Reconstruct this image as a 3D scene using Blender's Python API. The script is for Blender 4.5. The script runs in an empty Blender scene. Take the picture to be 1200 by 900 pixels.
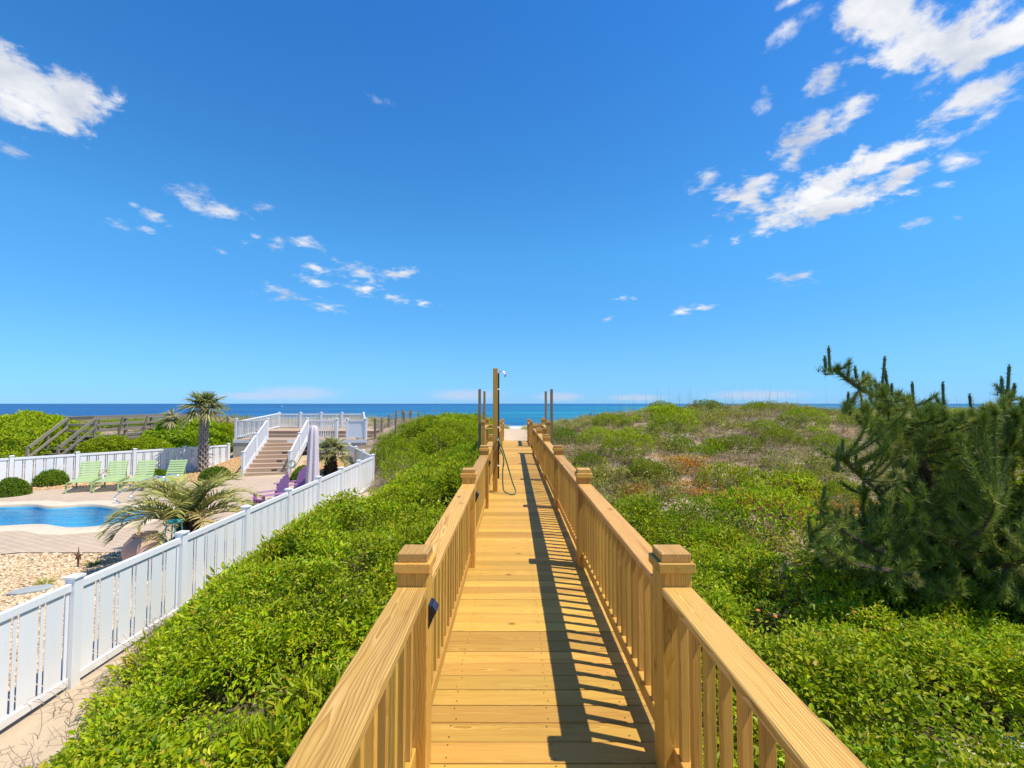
import bpy, bmesh, math, random
import numpy as np
from mathutils import Vector, Matrix, Euler

R = math.radians
SC = bpy.context.scene
COL = SC.collection
rng = np.random.default_rng(7)
random.seed(7)

# ------------------------------------------------------------------ camera
EYE = Vector((0.0, 0.0, 1.72))
FPX, PITCH = 544.0, R(2.42)
cd = bpy.data.cameras.new("camera")
cd.sensor_fit = 'HORIZONTAL'; cd.sensor_width = 36.0; cd.lens = FPX / 1200 * 36.0
cd.clip_start = 0.05; cd.clip_end = 90000
cam = bpy.data.objects.new("camera", cd); COL.objects.link(cam)
cam.location = EYE; cam.rotation_euler = (math.pi / 2 + PITCH, 0, R(0.05))
SC.camera = cam

# ------------------------------------------------------------------ world and sun
SUN_EL = R(62.5)
SUN_H = Vector((0.956, -0.29, 0)).normalized()          # where the sun stands (horizontal)
sun_vec = Vector((SUN_H.x * math.cos(SUN_EL), SUN_H.y * math.cos(SUN_EL), math.sin(SUN_EL)))
sl = bpy.data.lights.new("sun", 'SUN'); sl.energy = 5.0; sl.angle = R(0.53); sl.color = (1.0, 0.93, 0.82)
so = bpy.data.objects.new("sun", sl); COL.objects.link(so)
so.rotation_euler = sun_vec.to_track_quat('Z', 'Y').to_euler()
so.location = (20, -10, 40)

def cam_dir(px, py):
    """world direction of a point of the photograph (1200 x 900)"""
    v = Vector(((px - 600) / FPX, 1.0, (450 - py) / FPX))
    c, s = math.cos(PITCH), math.sin(PITCH)
    return Vector((v.x, v.y * c - v.z * s, v.y * s + v.z * c))

def at(px, py, Y):
    """the point at depth Y that the photograph shows at (px, py)"""
    d = cam_dir(px, py)
    return EYE + d * (Y / d.y)

W = bpy.data.worlds.new("World"); SC.world = W; W.use_nodes = True
W.cycles.sampling_method = 'MANUAL'; W.cycles.sample_map_resolution = 256
def build_world():
    nt = W.node_tree; N = nt.nodes; L = nt.links; N.clear()
    out = N.new('ShaderNodeOutputWorld'); bg = N.new('ShaderNodeBackground')
    sky = N.new('ShaderNodeTexSky'); sky.sky_type = 'NISHITA'; sky.sun_disc = False
    sky.sun_elevation = SUN_EL
    sky.sun_rotation = math.atan2(SUN_H.x, SUN_H.y)
    sky.air_density = 1.0; sky.dust_density = 0.0; sky.ozone_density = 2.0; sky.altitude = 10
    tc = N.new('ShaderNodeTexCoord')
    # clear maritime air: the same bluer balance all the way round the horizon
    sz = N.new('ShaderNodeSeparateXYZ'); L.new(tc.outputs['Generated'], sz.inputs[0])
    cr = N.new('ShaderNodeValToRGB'); L.new(sz.outputs['Z'], cr.inputs[0]); el = cr.color_ramp.elements
    for i, (p_, c_) in enumerate(((0.0, (.30, .70, 1.60)), (0.10, (.44, .92, 1.36)), (0.30, (.48, 1.28, 1.74)), (0.65, (.33, 1.12, 1.88)))):
        e_ = el[i] if i < 2 else el.new(p_)
        e_.position = p_; e_.color = tuple(v / 2.0 for v in c_) + (1,)
    mulc = N.new('ShaderNodeVectorMath'); mulc.operation = 'MULTIPLY'; L.new(sky.outputs[0], mulc.inputs[0]); L.new(cr.outputs[0], mulc.inputs[1])
    hs = N.new('ShaderNodeVectorMath'); hs.operation = 'SCALE'; L.new(mulc.outputs[0], hs.inputs[0]); hs.inputs['Scale'].default_value = 2.0
    clouds = [  # photograph x, y, half width, half height, tilt
        (36,104,92,56,6),(10,92,70,50,0),(84,112,56,36,8),(66,136,58,30,2),(18,126,64,40,0),(8,176,24,10,12),
        (226,236,34,20,30),(254,247,46,16,-4),(308,244,18,9,-10),(182,253,20,10,10),(140,266,20,8,12),(172,270,14,6,0),(156,240,10,5,0),
        (300,278,22,9,-25),(323,285,18,14,0),(357,285,22,9,0),(260,295,14,5,0),
        (332,342,36,12,10),(385,360,32,7,4),(420,318,40,14,5),(428,340,24,11,0),(470,320,28,9,-8),(466,351,32,7,5),(495,355,18,6,0),(372,316,20,9,10),(368,330,26,8,8),
        (441,116,32,17,28),
        (1030,14,66,44,32),(1090,50,94,42,6),(1168,44,84,32,-14),(1060,30,70,36,10),(1040,88,36,12,-10),(1096,90,44,13,-12),
        (972,90,40,30,-20),(996,124,50,30,-26),(942,164,60,28,-34),(960,145,40,22,-40),
        (880,228,50,27,-8),(958,222,86,28,-22),(1048,182,72,22,-14),(985,238,92,24,-14),(1050,212,50,24,-20),(920,240,60,18,-10),
        (1152,108,66,22,-16),(1158,137,28,14,-20),(1118,185,30,18,10),
        (823,209,26,14,-34),(898,268,26,13,-8),(827,282,20,9,-15),(862,281,14,8,0),(892,118,16,15,20),(918,36,40,14,-20),(924,2,26,9,-10),(1068,263,24,8,0),(797,366,20,7,0),(824,360,20,6,0),(730,348,20,7,0),(713,373,12,5,0),(936,322,44,11,-5),(1110,215,18,9,0),(1120,255,12,6,0),
    ]
    prev = None
    def mask(px, py, hw, hh, tilt):
        c = cam_dir(px, py).normalized()
        X = c.cross(Vector((0, 0, 1))).normalized(); Yv = X.cross(c).normalized()
        t = R(-tilt); a = X * math.cos(t) + Yv * math.sin(t); b = -X * math.sin(t) + Yv * math.cos(t)
        rot = Matrix((a, b, a.cross(b))).transposed().to_euler()
        k = 1.0 / math.sqrt(1 + ((px - 600) / FPX) ** 2 + ((450 - py) / FPX) ** 2)
        m = N.new('ShaderNodeMapping'); m.vector_type = 'TEXTURE'
        m.inputs['Location'].default_value = c; m.inputs['Rotation'].default_value = rot
        kx = k ** 1.4
        m.inputs['Scale'].default_value = (hw / FPX * kx, hh / FPX * kx, 1.2)
        L.new(tc.outputs['Generated'], m.inputs['Vector'])
        ln = N.new('ShaderNodeVectorMath'); ln.operation = 'LENGTH'; L.new(m.outputs[0], ln.inputs[0])
        return ln.outputs['Value']
    big = None; midc = None
    for c in clouds:
        v = mask(*c); large = c[2] * c[3] > 1900; medium = not large and c[2] * c[3] > 800
        old = big if large else midc if medium else prev
        if old is not None:
            mn = N.new('ShaderNodeMath'); mn.operation = 'MINIMUM'
            L.new(old, mn.inputs[0]); L.new(v, mn.inputs[1]); v = mn.outputs[0]
        if large: big = v
        elif medium: midc = v
        else: prev = v
    # planar cloud layer coordinates for the noise
    sep = N.new('ShaderNodeSeparateXYZ'); L.new(tc.outputs['Generated'], sep.inputs[0])
    def math_(op, a, b=None, clamp=False):
        n = N.new('ShaderNodeMath'); n.operation = op; n.use_clamp = clamp
        for i, q in enumerate((a, b)):
            if q is None: continue
            if isinstance(q, (int, float)): n.inputs[i].default_value = q
            else: L.new(q, n.inputs[i])
        return n.outputs[0]
    zz = math_('ADD', math_('MAXIMUM', sep.outputs['Z'], 0.0), 0.16)
    px_ = math_('DIVIDE', sep.outputs['X'], zz); py_ = math_('DIVIDE', sep.outputs['Y'], zz)
    cmb = N.new('ShaderNodeCombineXYZ'); L.new(px_, cmb.inputs[0]); L.new(py_, cmb.inputs[1])
    def noise(scale, detail, rough, off=(0, 0, 0), dist=0.0):
        mp = N.new('ShaderNodeMapping'); mp.inputs['Location'].default_value = off
        L.new(cmb.outputs[0], mp.inputs[0])
        n = N.new('ShaderNodeTexNoise'); n.inputs['Scale'].default_value = scale
        n.inputs['Detail'].default_value = detail; n.inputs['Roughness'].default_value = rough
        n.inputs['Distortion'].default_value = dist
        L.new(mp.outputs[0], n.inputs['Vector']); return n.outputs['Fac']
    n1 = noise(4.2, 9, 0.64, (3.1, 1.7, 0), 0.35)
    n2 = noise(13.0, 7, 0.62, (0.3, 5.2, 0), 0.25)
    nn = math_('ADD', math_('MULTIPLY', math_('SUBTRACT', n1, 0.5), 2.4), math_('MULTIPLY', math_('SUBTRACT', n2, 0.5), 2.8))
    dens = math_('MULTIPLY', math_('ADD', math_('SUBTRACT', 0.84, prev), math_('MULTIPLY', nn, 1.2)), 0.85)
    bil = N.new('ShaderNodeTexNoise'); bil.inputs['Scale'].default_value = 15.0; bil.inputs['Detail'].default_value = 8; bil.inputs['Roughness'].default_value = 0.62
    L.new(tc.outputs['Generated'], bil.inputs['Vector'])
    bn = math_('ADD', math_('MULTIPLY', math_('SUBTRACT', bil.outputs['Fac'], 0.5), 2.6), math_('MULTIPLY', nn, 0.75))
    dens = math_('MAXIMUM', dens, math_('ADD', math_('MULTIPLY', math_('SUBTRACT', 0.90, midc), 1.55), math_('MULTIPLY', nn, 1.35)))
    dens = math_('MAXIMUM', dens, math_('MULTIPLY', math_('ADD', math_('MULTIPLY', math_('SUBTRACT', 0.86, big), 1.6), math_('MULTIPLY', bn, 1.15)), 1.35))
    mr = N.new('ShaderNodeMapRange'); mr.interpolation_type = 'SMOOTHSTEP'
    mr.inputs['From Min'].default_value = 0.0; mr.inputs['From Max'].default_value = 1.25
    L.new(dens, mr.inputs['Value'])
    n3 = noise(4.2, 6, 0.6, (3.16, 1.52, 0), 0.35)
    shade = N.new('ShaderNodeMapRange'); shade.inputs['From Min'].default_value = 0.33; shade.inputs['From Max'].default_value = 0.62
    shade.inputs['To Min'].default_value = 0.0; shade.inputs['To Max'].default_value = 1.0; L.new(n3, shade.inputs['Value'])
    cc = N.new('ShaderNodeMix'); cc.data_type = 'RGBA'
    cc.inputs['A'].default_value = (5.0, 5.5, 6.6, 1); cc.inputs['B'].default_value = (8.6, 8.7, 8.9, 1)
    L.new(shade.outputs[0], cc.inputs['Factor'])
    # faint warm banks low over the sea
    low = None
    for c in ((345,461,70,13,0),(300,464,60,8,0),(545,463,60,10,0),(655,465,40,8,0),(885,463,80,9,0),(745,466,50,6,0)):
        v = mask(*c)
        if low is None: low = v
        else: low = math_('MINIMUM', low, v)
    lowd = math_('ADD', math_('SUBTRACT', 0.9, low), math_('MULTIPLY', math_('SUBTRACT', n2, 0.5), 1.2))
    lm = N.new('ShaderNodeMapRange'); lm.interpolation_type = 'SMOOTHSTEP'; lm.inputs['From Max'].default_value = 0.7
    lm.inputs['To Max'].default_value = 0.5
    L.new(lowd, lm.inputs['Value'])
    mixl = N.new('ShaderNodeMix'); mixl.data_type = 'RGBA'; mixl.inputs['B'].default_value = (6.3, 6.2, 7.4, 1)
    L.new(lm.outputs[0], mixl.inputs['Factor']); L.new(hs.outputs[0], mixl.inputs['A'])
    mix = N.new('ShaderNodeMix'); mix.data_type = 'RGBA'
    L.new(mr.outputs[0], mix.inputs['Factor']); L.new(mixl.outputs['Result'], mix.inputs['A']); L.new(cc.outputs['Result'], mix.inputs['B'])
    L.new(mix.outputs['Result'], bg.inputs['Color']); bg.inputs['Strength'].default_value = 0.092
    L.new(bg.outputs[0], out.inputs['Surface'])
build_world()

vs = SC.view_settings
vs.view_transform = 'Standard'; vs.look = 'None'; vs.gamma = 1.0; vs.use_curve_mapping = False
vs.exposure = 0.28
SC.render.engine = 'CYCLES'
SC.cycles.max_bounces = 8; SC.cycles.transparent_max_bounces = 12; SC.cycles.diffuse_bounces = 4
SC.cycles.use_denoising = True
SC.cycles.caustics_reflective = False; SC.cycles.caustics_refractive = False

# ------------------------------------------------------------------ materials
MATS = {}
class NB:
    """small node builder"""
    def __init__(s, name):
        s.m = bpy.data.materials.new(name); s.m.use_nodes = True
        s.N = s.m.node_tree.nodes; s.L = s.m.node_tree.links; s.N.clear()
        s.out = s.N.new('ShaderNodeOutputMaterial'); MATS[name] = s.m
    def n(s, t, **kw):
        x = s.N.new(t)
        for k, v in kw.items(): setattr(x, k, v)
        return x
    def put(s, sock, v):
        if v is None: return
        if hasattr(v, 'is_output') or isinstance(v, bpy.types.NodeSocket): s.L.new(v, sock)
        else: sock.default_value = v
    def math(s, op, a, b=None, c=None, clamp=False):
        x = s.n('ShaderNodeMath', operation=op, use_clamp=clamp)
        for i, q in enumerate((a, b, c)): s.put(x.inputs[i], q)
        return x.outputs[0]
    def vm(s, op, a, b=None):
        x = s.n('ShaderNodeVectorMath', operation=op)
        s.put(x.inputs[0], a); s.put(x.inputs[1], b)
        return x.outputs[0]
    def coord(s, which='Object'): return s.n('ShaderNodeTexCoord').outputs[which]
    def world(s): return s.n('ShaderNodeNewGeometry').outputs['Position']
    def mapping(s, v, loc=(0,0,0), rot=(0,0,0), scale=(1,1,1)):
        x = s.n('ShaderNodeMapping'); s.put(x.inputs['Vector'], v)
        s.put(x.inputs['Location'], loc); s.put(x.inputs['Rotation'], rot); s.put(x.inputs['Scale'], scale)
        return x.outputs[0]
    def noise(s, v, scale, detail=4, rough=0.55, dist=0.0, col=False):
        x = s.n('ShaderNodeTexNoise'); s.put(x.inputs['Vector'], v)
        s.put(x.inputs['Scale'], scale); s.put(x.inputs['Detail'], detail); s.put(x.inputs['Roughness'], rough); s.put(x.inputs['Distortion'], dist)
        return x.outputs['Color' if col else 'Fac']
    def voro(s, v, scale, feature='F1', out='Distance', rnd=1.0):
        x = s.n('ShaderNodeTexVoronoi', feature=feature); s.put(x.inputs['Vector'], v); s.put(x.inputs['Scale'], scale); s.put(x.inputs['Randomness'], rnd)
        return x.outputs[out]
    def ramp(s, f, stops, interp='LINEAR'):
        x = s.n('ShaderNodeValToRGB'); s.put(x.inputs[0], f); e = x.color_ramp; e.interpolation = interp
        while len(e.elements) > 1: e.elements.remove(e.elements[-1])
        for i, (p, c) in enumerate(stops):
            el = e.elements[0] if i == 0 else e.elements.new(p)
            el.position = p; el.color = tuple(c) + (1,) if len(c) == 3 else c
        return x.outputs[0]
    def mix(s, f, a, b, blend='MIX'):
        x = s.n('ShaderNodeMix', data_type='RGBA', blend_type=blend)
        s.put(x.inputs['Factor'], f)
        for k, v in (('A', a), ('B', b)):
            if isinstance(v, tuple) and len(v) == 3: v = v + (1,)
            s.put(x.inputs[k], v)
        return x.outputs['Result']
    def maprange(s, v, a, b, c=0.0, d=1.0, smooth=False):
        x = s.n('ShaderNodeMapRange'); 
        if smooth: x.interpolation_type = 'SMOOTHSTEP'
        s.put(x.inputs['Value'], v)
        for k, q in zip(('From Min', 'From Max', 'To Min', 'To Max'), (a, b, c, d)): s.put(x.inputs[k], q)
        return x.outputs[0]
    def attr(s, name, out='Fac'):
        x = s.n('ShaderNodeAttribute', attribute_name=name); return x.outputs[out]
    def rand(s): return s.n('ShaderNodeObjectInfo').outputs['Random']
    def bump(s, h, strength=0.3, dist=0.01, normal=None):
        x = s.n('ShaderNodeBump'); s.put(x.inputs['Height'], h); s.put(x.inputs['Strength'], strength); s.put(x.inputs['Distance'], dist)
        if normal is not None: s.put(x.inputs['Normal'], normal)
        return x.outputs[0]
    def bsdf(s, color, rough=0.6, normal=None, metal=0.0, spec=0.5, **kw):
        x = s.n('ShaderNodeBsdfPrincipled')
        if isinstance(color, tuple) and len(color) == 3: color = color + (1,)
        s.put(x.inputs['Base Color'], color); s.put(x.inputs['Roughness'], rough); s.put(x.inputs['Metallic'], metal)
        s.put(x.inputs['Specular IOR Level'], spec)
        if normal is not None: s.put(x.inputs['Normal'], normal)
        for k, v in kw.items(): s.put(x.inputs[k], v)
        return x.outputs[0]
    def finish(s, sh): s.L.new(sh, s.out.inputs['Surface']); return s.m

def wood_mat(name, pale, mid, dark, knotc, ring=46.0, tonevar=0.2, rough=0.62, wk=0.72):
    b = NB(name)
    r = b.rand()
    p0 = b.coord('Object')
    off = b.n('ShaderNodeCombineXYZ')
    b.put(off.inputs[0], b.math('MULTIPLY', r, 91.7))
    b.put(off.inputs[1], b.math('MULTIPLY', b.math('SUBTRACT', b.math('FRACT', b.math('MULTIPLY', r, 57.31)), 0.5), 0.16))
    b.put(off.inputs[2], b.math('MULTIPLY', b.math('SUBTRACT', b.math('FRACT', b.math('MULTIPLY', r, 173.9)), 1.25), 0.05))
    p = b.vm('ADD', p0, off.outputs[0])
    stretched = b.mapping(p, scale=(1.3, 5.5, 5.5))
    warp = b.noise(stretched, 1.0, 3, 0.5, col=True)
    w2 = b.vm('MULTIPLY', b.vm('SUBTRACT', warp, (0.5, 0.5, 0.5)), (0.0, 0.085, 0.085))
    q = b.vm('ADD', b.vm('MULTIPLY', p, (0.0, 1.0, 1.0)), w2)
    wv = b.n('ShaderNodeTexWave', wave_type='RINGS', rings_direction='X', wave_profile='SAW')
    b.put(wv.inputs['Vector'], q); b.put(wv.inputs['Scale'], ring); b.put(wv.inputs['Distortion'], 0.0)
    fib = b.noise(b.mapping(p, scale=(4, 220, 220)), 1.0, 4, 0.7)
    g = b.math('ADD', b.math('MULTIPLY', wv.outputs['Fac'], wk), b.math('MULTIPLY', b.math('SUBTRACT', fib, 0.5), 0.95))
    col = b.ramp(g, [(0.0, pale), (0.42, mid), (0.86, dark), (1.0, mid)])
    blotch = b.noise(b.mapping(p, scale=(1.2, 4, 4)), 1.0, 3, 0.6)
    col = b.mix(b.maprange(blotch, 0.35, 0.7, 0, 0.5), col, mid)
    # knots
    on = b.n('ShaderNodeSeparateXYZ'); b.put(on.inputs[0], b.coord('Normal'))
    flat = b.math('GREATER_THAN', b.math('ABSOLUTE', on.outputs[2]), 0.6)
    ps = b.n('ShaderNodeSeparateXYZ'); b.put(ps.inputs[0], p)
    across = b.math('ADD', b.math('MULTIPLY', flat, ps.outputs[1]), b.math('MULTIPLY', b.math('SUBTRACT', 1.0, flat), b.math('ADD', ps.outputs[2], 3.3)))
    kc = b.n('ShaderNodeCombineXYZ'); b.put(kc.inputs[0], b.math('ADD', ps.outputs[0], b.math('MULTIPLY', r, 40.0))); b.put(kc.inputs[1], b.math('MULTIPLY', across, 1.9))
    kw = b.vm('ADD', kc.outputs[0], b.vm('MULTIPLY', b.vm('SUBTRACT', b.noise(kc.outputs[0], 24, 3, 0.6, col=True), (0.5, 0.5, 0.5)), (0.022, 0.022, 0.0)))
    kd = b.voro(kw, 2.7)
    ks = b.maprange(kd, 0.03, 0.072, 1.0, 0.0, True)
    sel = b.voro(kw, 2.7, out='Color')
    sx = b.n('ShaderNodeSeparateColor'); b.put(sx.inputs[0], sel)
    ks = b.math('MULTIPLY', ks, b.math('GREATER_THAN', sx.outputs[0], 0.30))
    streak = b.noise(b.mapping(p, scale=(0.9, 26, 26)), 1.0, 4, 0.65)
    col = b.mix(b.maprange(streak, 0.52, 0.72, 0, 0.55), col, dark)
    halo = b.math('MULTIPLY', b.maprange(kd, 0.05, 0.17, 0.6, 0.0, True), b.math('GREATER_THAN', sx.outputs[0], 0.30))
    col = b.mix(halo, col, dark)
    col = b.mix(b.math('MULTIPLY', ks, 0.85), col, knotc)
    tone = b.maprange(r, 0, 1, 1 - tonevar, 1 + tonevar * 0.7)
    hv = b.n('ShaderNodeHueSaturation'); b.put(hv.inputs['Color'], col); b.put(hv.inputs['Value'], tone)
    b.put(hv.inputs['Hue'], b.maprange(b.math('FRACT', b.math('MULTIPLY', r, 31.7)), 0, 1, 0.493, 0.508))
    nrm = b.bump(b.math('ADD', g, b.math('MULTIPLY', ks, -0.6)), 0.2, 0.0012)
    b.finish(b.bsdf(hv.outputs[0], rough, nrm, spec=0.35))
wood_mat('pine_wood', (0.66, 0.40, 0.095), (0.575, 0.318, 0.052), (0.35, 0.145, 0.016), (0.065, 0.022, 0.006), ring=52, tonevar=0.24, wk=0.74)
wood_mat('rail_wood', (0.68, 0.425, 0.155), (0.54, 0.285, 0.060), (0.27, 0.098, 0.013), (0.075, 0.03, 0.010), ring=34, wk=0.74)
wood_mat('gray_wood', (0.31, 0.275, 0.20), (0.235, 0.205, 0.15), (0.14, 0.12, 0.09), (0.10, 0.09, 0.07), tonevar=0.25, rough=0.8)
wood_mat('pole_wood', (0.36, 0.25, 0.15), (0.28, 0.18, 0.10), (0.2, 0.12, 0.06), (0.08, 0.05, 0.03), tonevar=0.15, rough=0.75)
wood_mat('composite_wood', (0.50, 0.365, 0.25), (0.45, 0.32, 0.215), (0.40, 0.275, 0.18), (0.26, 0.17, 0.10), tonevar=0.1, rough=0.7)

def plain(name, col, rough=0.5, metal=0.0, var=0.08, spec=0.5, scale=6.0, bump=0.0):
    b = NB(name)
    nz = b.noise(b.coord('Object'), scale, 5, 0.6)
    f = b.maprange(nz, 0.25, 0.75, 1 - var, 1 + var)
    hv = b.n('ShaderNodeHueSaturation'); b.put(hv.inputs['Color'], col + (1,)); b.put(hv.inputs['Value'], f)
    nrm = b.bump(nz, bump, 0.02) if bump else None
    b.finish(b.bsdf(hv.outputs[0], b.maprange(nz, 0.2, 0.8, max(0.02, rough - 0.08), rough + 0.08), nrm, metal=metal, spec=spec))
def vinyl_mat():
    b = NB('white_vinyl'); p = b.world(); sx = b.n('ShaderNodeSeparateXYZ'); b.put(sx.inputs[0], p)
    n = b.noise(b.mapping(p, scale=(1, 1, 0.4)), 7, 5, 0.65); fine = b.noise(b.mapping(p, scale=(1, 1, .15)), 30, 4, 0.6)
    low = b.maprange(b.math('ADD', sx.outputs[2], b.math('MULTIPLY', n, 0.35)), -1.42, -1.12, 0.55, 0.0, True)
    col = b.mix(b.math('MULTIPLY', b.maprange(fine, 0.45, 0.75), 0.10), (0.75, 0.76, 0.765), (0.56, 0.54, 0.48))
    col = b.mix(b.math('MULTIPLY', low, b.maprange(n, 0.25, 0.7)), col, (0.42, 0.36, 0.26))
    hv = b.n('ShaderNodeHueSaturation'); b.put(hv.inputs['Color'], col); b.put(hv.inputs['Value'], b.maprange(b.rand(), 0, 1, 0.95, 1.03))
    b.finish(b.bsdf(hv.outputs[0], b.maprange(n, 0.2, 0.8, 0.32, 0.5)))
vinyl_mat()
plain('lime_plastic', (0.36, 0.47, 0.20), 0.42, var=0.05)
plain('purple_plastic', (0.32, 0.13, 0.29), 0.45, var=0.08)
plain('mauve_canvas', (0.62, 0.54, 0.545), 0.85, var=0.07, scale=9)
plain('black_plastic', (0.012, 0.012, 0.016), 0.35, var=0.2)
plain('solar_glass', (0.02, 0.03, 0.07), 0.12, var=0.1)
plain('chrome', (0.86, 0.86, 0.86), 0.28, metal=1.0, var=0.03)
plain('black_pipe', (0.02, 0.018, 0.016), 0.4, var=0.2)
plain('green_hose', (0.035, 0.12, 0.05), 0.4, var=0.15)
plain('pale_hose', (0.42, 0.52, 0.36), 0.45, var=0.1)
plain('turquoise_plastic', (0.05, 0.58, 0.60), 0.4, var=0.05)
plain('rusty_iron', (0.17, 0.085, 0.055), 0.8, var=0.3, scale=30)
plain('nail_steel', (0.12, 0.10, 0.08), 0.5, metal=0.5)
plain('slate_stone', (0.34, 0.36, 0.34), 0.8, var=0.12, bump=0.2)
plain('step_light', (0.05, 0.045, 0.04), 0.4)
plain('rope_fibre', (0.42, 0.38, 0.30), 0.9, var=0.2, scale=40)
plain('orange_petal', (0.75, 0.22, 0.07), 0.6, var=0.15)
plain('paver_concrete', (0.50, 0.36, 0.25), 0.85, var=0.18, scale=14, bump=0.3)
plain('coping_stone', (0.62, 0.51, 0.36), 0.8, var=0.10, scale=4, bump=0.15)
plain('clay', (0.56, 0.35, 0.26), 0.8, var=0.15, bump=0.25, scale=5)
plain('stucco', (0.47, 0.44, 0.38), 0.9, var=0.14, scale=7, bump=0.3)
plain('sail_white', (0.8, 0.8, 0.8), 0.6)

def pebble_mat():
    b = NB('pebbles')
    r = b.rand()
    col = b.ramp(r, [(0.0, (0.40, 0.26, 0.13)), (0.25, (0.62, 0.44, 0.25)), (0.55, (0.74, 0.58, 0.38)), (0.8, (0.66, 0.42, 0.20)), (1.0, (0.80, 0.70, 0.54))])
    col = b.mix(b.math('MULTIPLY', b.noise(b.coord('Object'), 40, 3), 0.3), col, (0.5, 0.36, 0.2))
    b.finish(b.bsdf(col, 0.7))
    b = NB('pebbles_orange')
    r = b.rand()
    col = b.ramp(r, [(0.0, (0.42, 0.22, 0.08)), (0.3, (0.60, 0.36, 0.15)), (0.65, (0.68, 0.45, 0.22)), (1.0, (0.76, 0.56, 0.32))])
    b.finish(b.bsdf(col, 0.7))
pebble_mat()

def patio_mat():
    b = NB('patio_pavers')
    p = b.mapping(b.world(), rot=(0, 0, R(24)))
    br = b.n('ShaderNodeTexBrick'); b.put(br.inputs['Vector'], p)
    br.offset = 0.5
    for k, v in (('Scale', 1.0), ('Brick Width', 0.30), ('Row Height', 0.17), ('Mortar Size', 0.008), ('Mortar Smooth', 0.3)): b.put(br.inputs[k], v)
    b.put(br.inputs['Color1'], (0.54, 0.415, 0.285, 1)); b.put(br.inputs['Color2'], (0.47, 0.355, 0.25, 1)); b.put(br.inputs['Mortar'], (0.26, 0.19, 0.13, 1))
    big = b.noise(p, 0.5, 4, 0.6)
    col = b.mix(b.maprange(big, 0.3, 0.7, 0.0, 0.45), br.outputs['Color'], (0.60, 0.47, 0.33))
    fine = b.noise(p, 35, 4, 0.7)
    col = b.mix(b.math('MULTIPLY', fine, 0.25), col, (0.36, 0.26, 0.19))
    h = b.math('ADD', b.math('MULTIPLY', br.outputs['Fac'], -1.0), b.math('MULTIPLY', fine, 0.3))
    b.finish(b.bsdf(col, 0.85, b.bump(h, 0.4, 0.006), spec=0.2))
patio_mat()

def ground_mat():
    b = NB('dune_ground')
    p = b.world()
    veg = b.attr('veg')
    n1 = b.noise(p, 0.9, 5, 0.6); n2 = b.noise(p, 7.0, 6, 0.65); n3 = b.noise(p, 60.0, 3, 0.6)
    sand = b.mix(n2, (0.62, 0.49, 0.33), (0.50, 0.38, 0.25))
    sand = b.mix(b.math('MULTIPLY', n3, 0.35), sand, (0.36, 0.27, 0.17))
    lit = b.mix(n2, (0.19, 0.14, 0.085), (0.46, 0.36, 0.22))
    lit = b.mix(b.attr('mat_'), lit, (0.12, 0.095, 0.05))  # darker leaf litter under the vines, with the shade of their gaps painted in
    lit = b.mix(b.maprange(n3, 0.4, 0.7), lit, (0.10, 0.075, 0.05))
    rust = b.math('MULTIPLY', b.maprange(b.noise(p, 0.55, 4, 0.6, 0.5), 0.56, 0.66), b.attr('rust'))
    lit = b.mix(b.math('MULTIPLY', rust, b.maprange(n2, 0.3, 0.6)), lit, (0.42, 0.21, 0.04))
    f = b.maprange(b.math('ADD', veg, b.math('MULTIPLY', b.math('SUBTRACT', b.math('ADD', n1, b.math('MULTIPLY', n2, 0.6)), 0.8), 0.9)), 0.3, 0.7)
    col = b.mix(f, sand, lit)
    h = b.math('ADD', b.math('MULTIPLY', n2, 1.0), b.math('MULTIPLY', n3, 0.25))
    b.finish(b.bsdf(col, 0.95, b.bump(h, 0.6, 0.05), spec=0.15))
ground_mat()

def gravel_base_mat(name, c1, c2):
    b = NB(name); p = b.world()
    v = b.voro(p, 26, out='Color'); d = b.voro(p, 26)
    sx = b.n('ShaderNodeSeparateColor'); b.put(sx.inputs[0], v)
    col = b.mix(sx.outputs[0], c1, c2)
    col = b.mix(b.maprange(d, 0.45, 0.75), col, (0.22, 0.14, 0.07))
    b.finish(b.bsdf(col, 0.85, b.bump(d, -0.6, 0.02), spec=0.2))
gravel_base_mat('gravel_base', (0.50, 0.35, 0.19), (0.68, 0.53, 0.34))
gravel_base_mat('gravel_base_orange', (0.50, 0.29, 0.11), (0.64, 0.42, 0.19))

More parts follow.
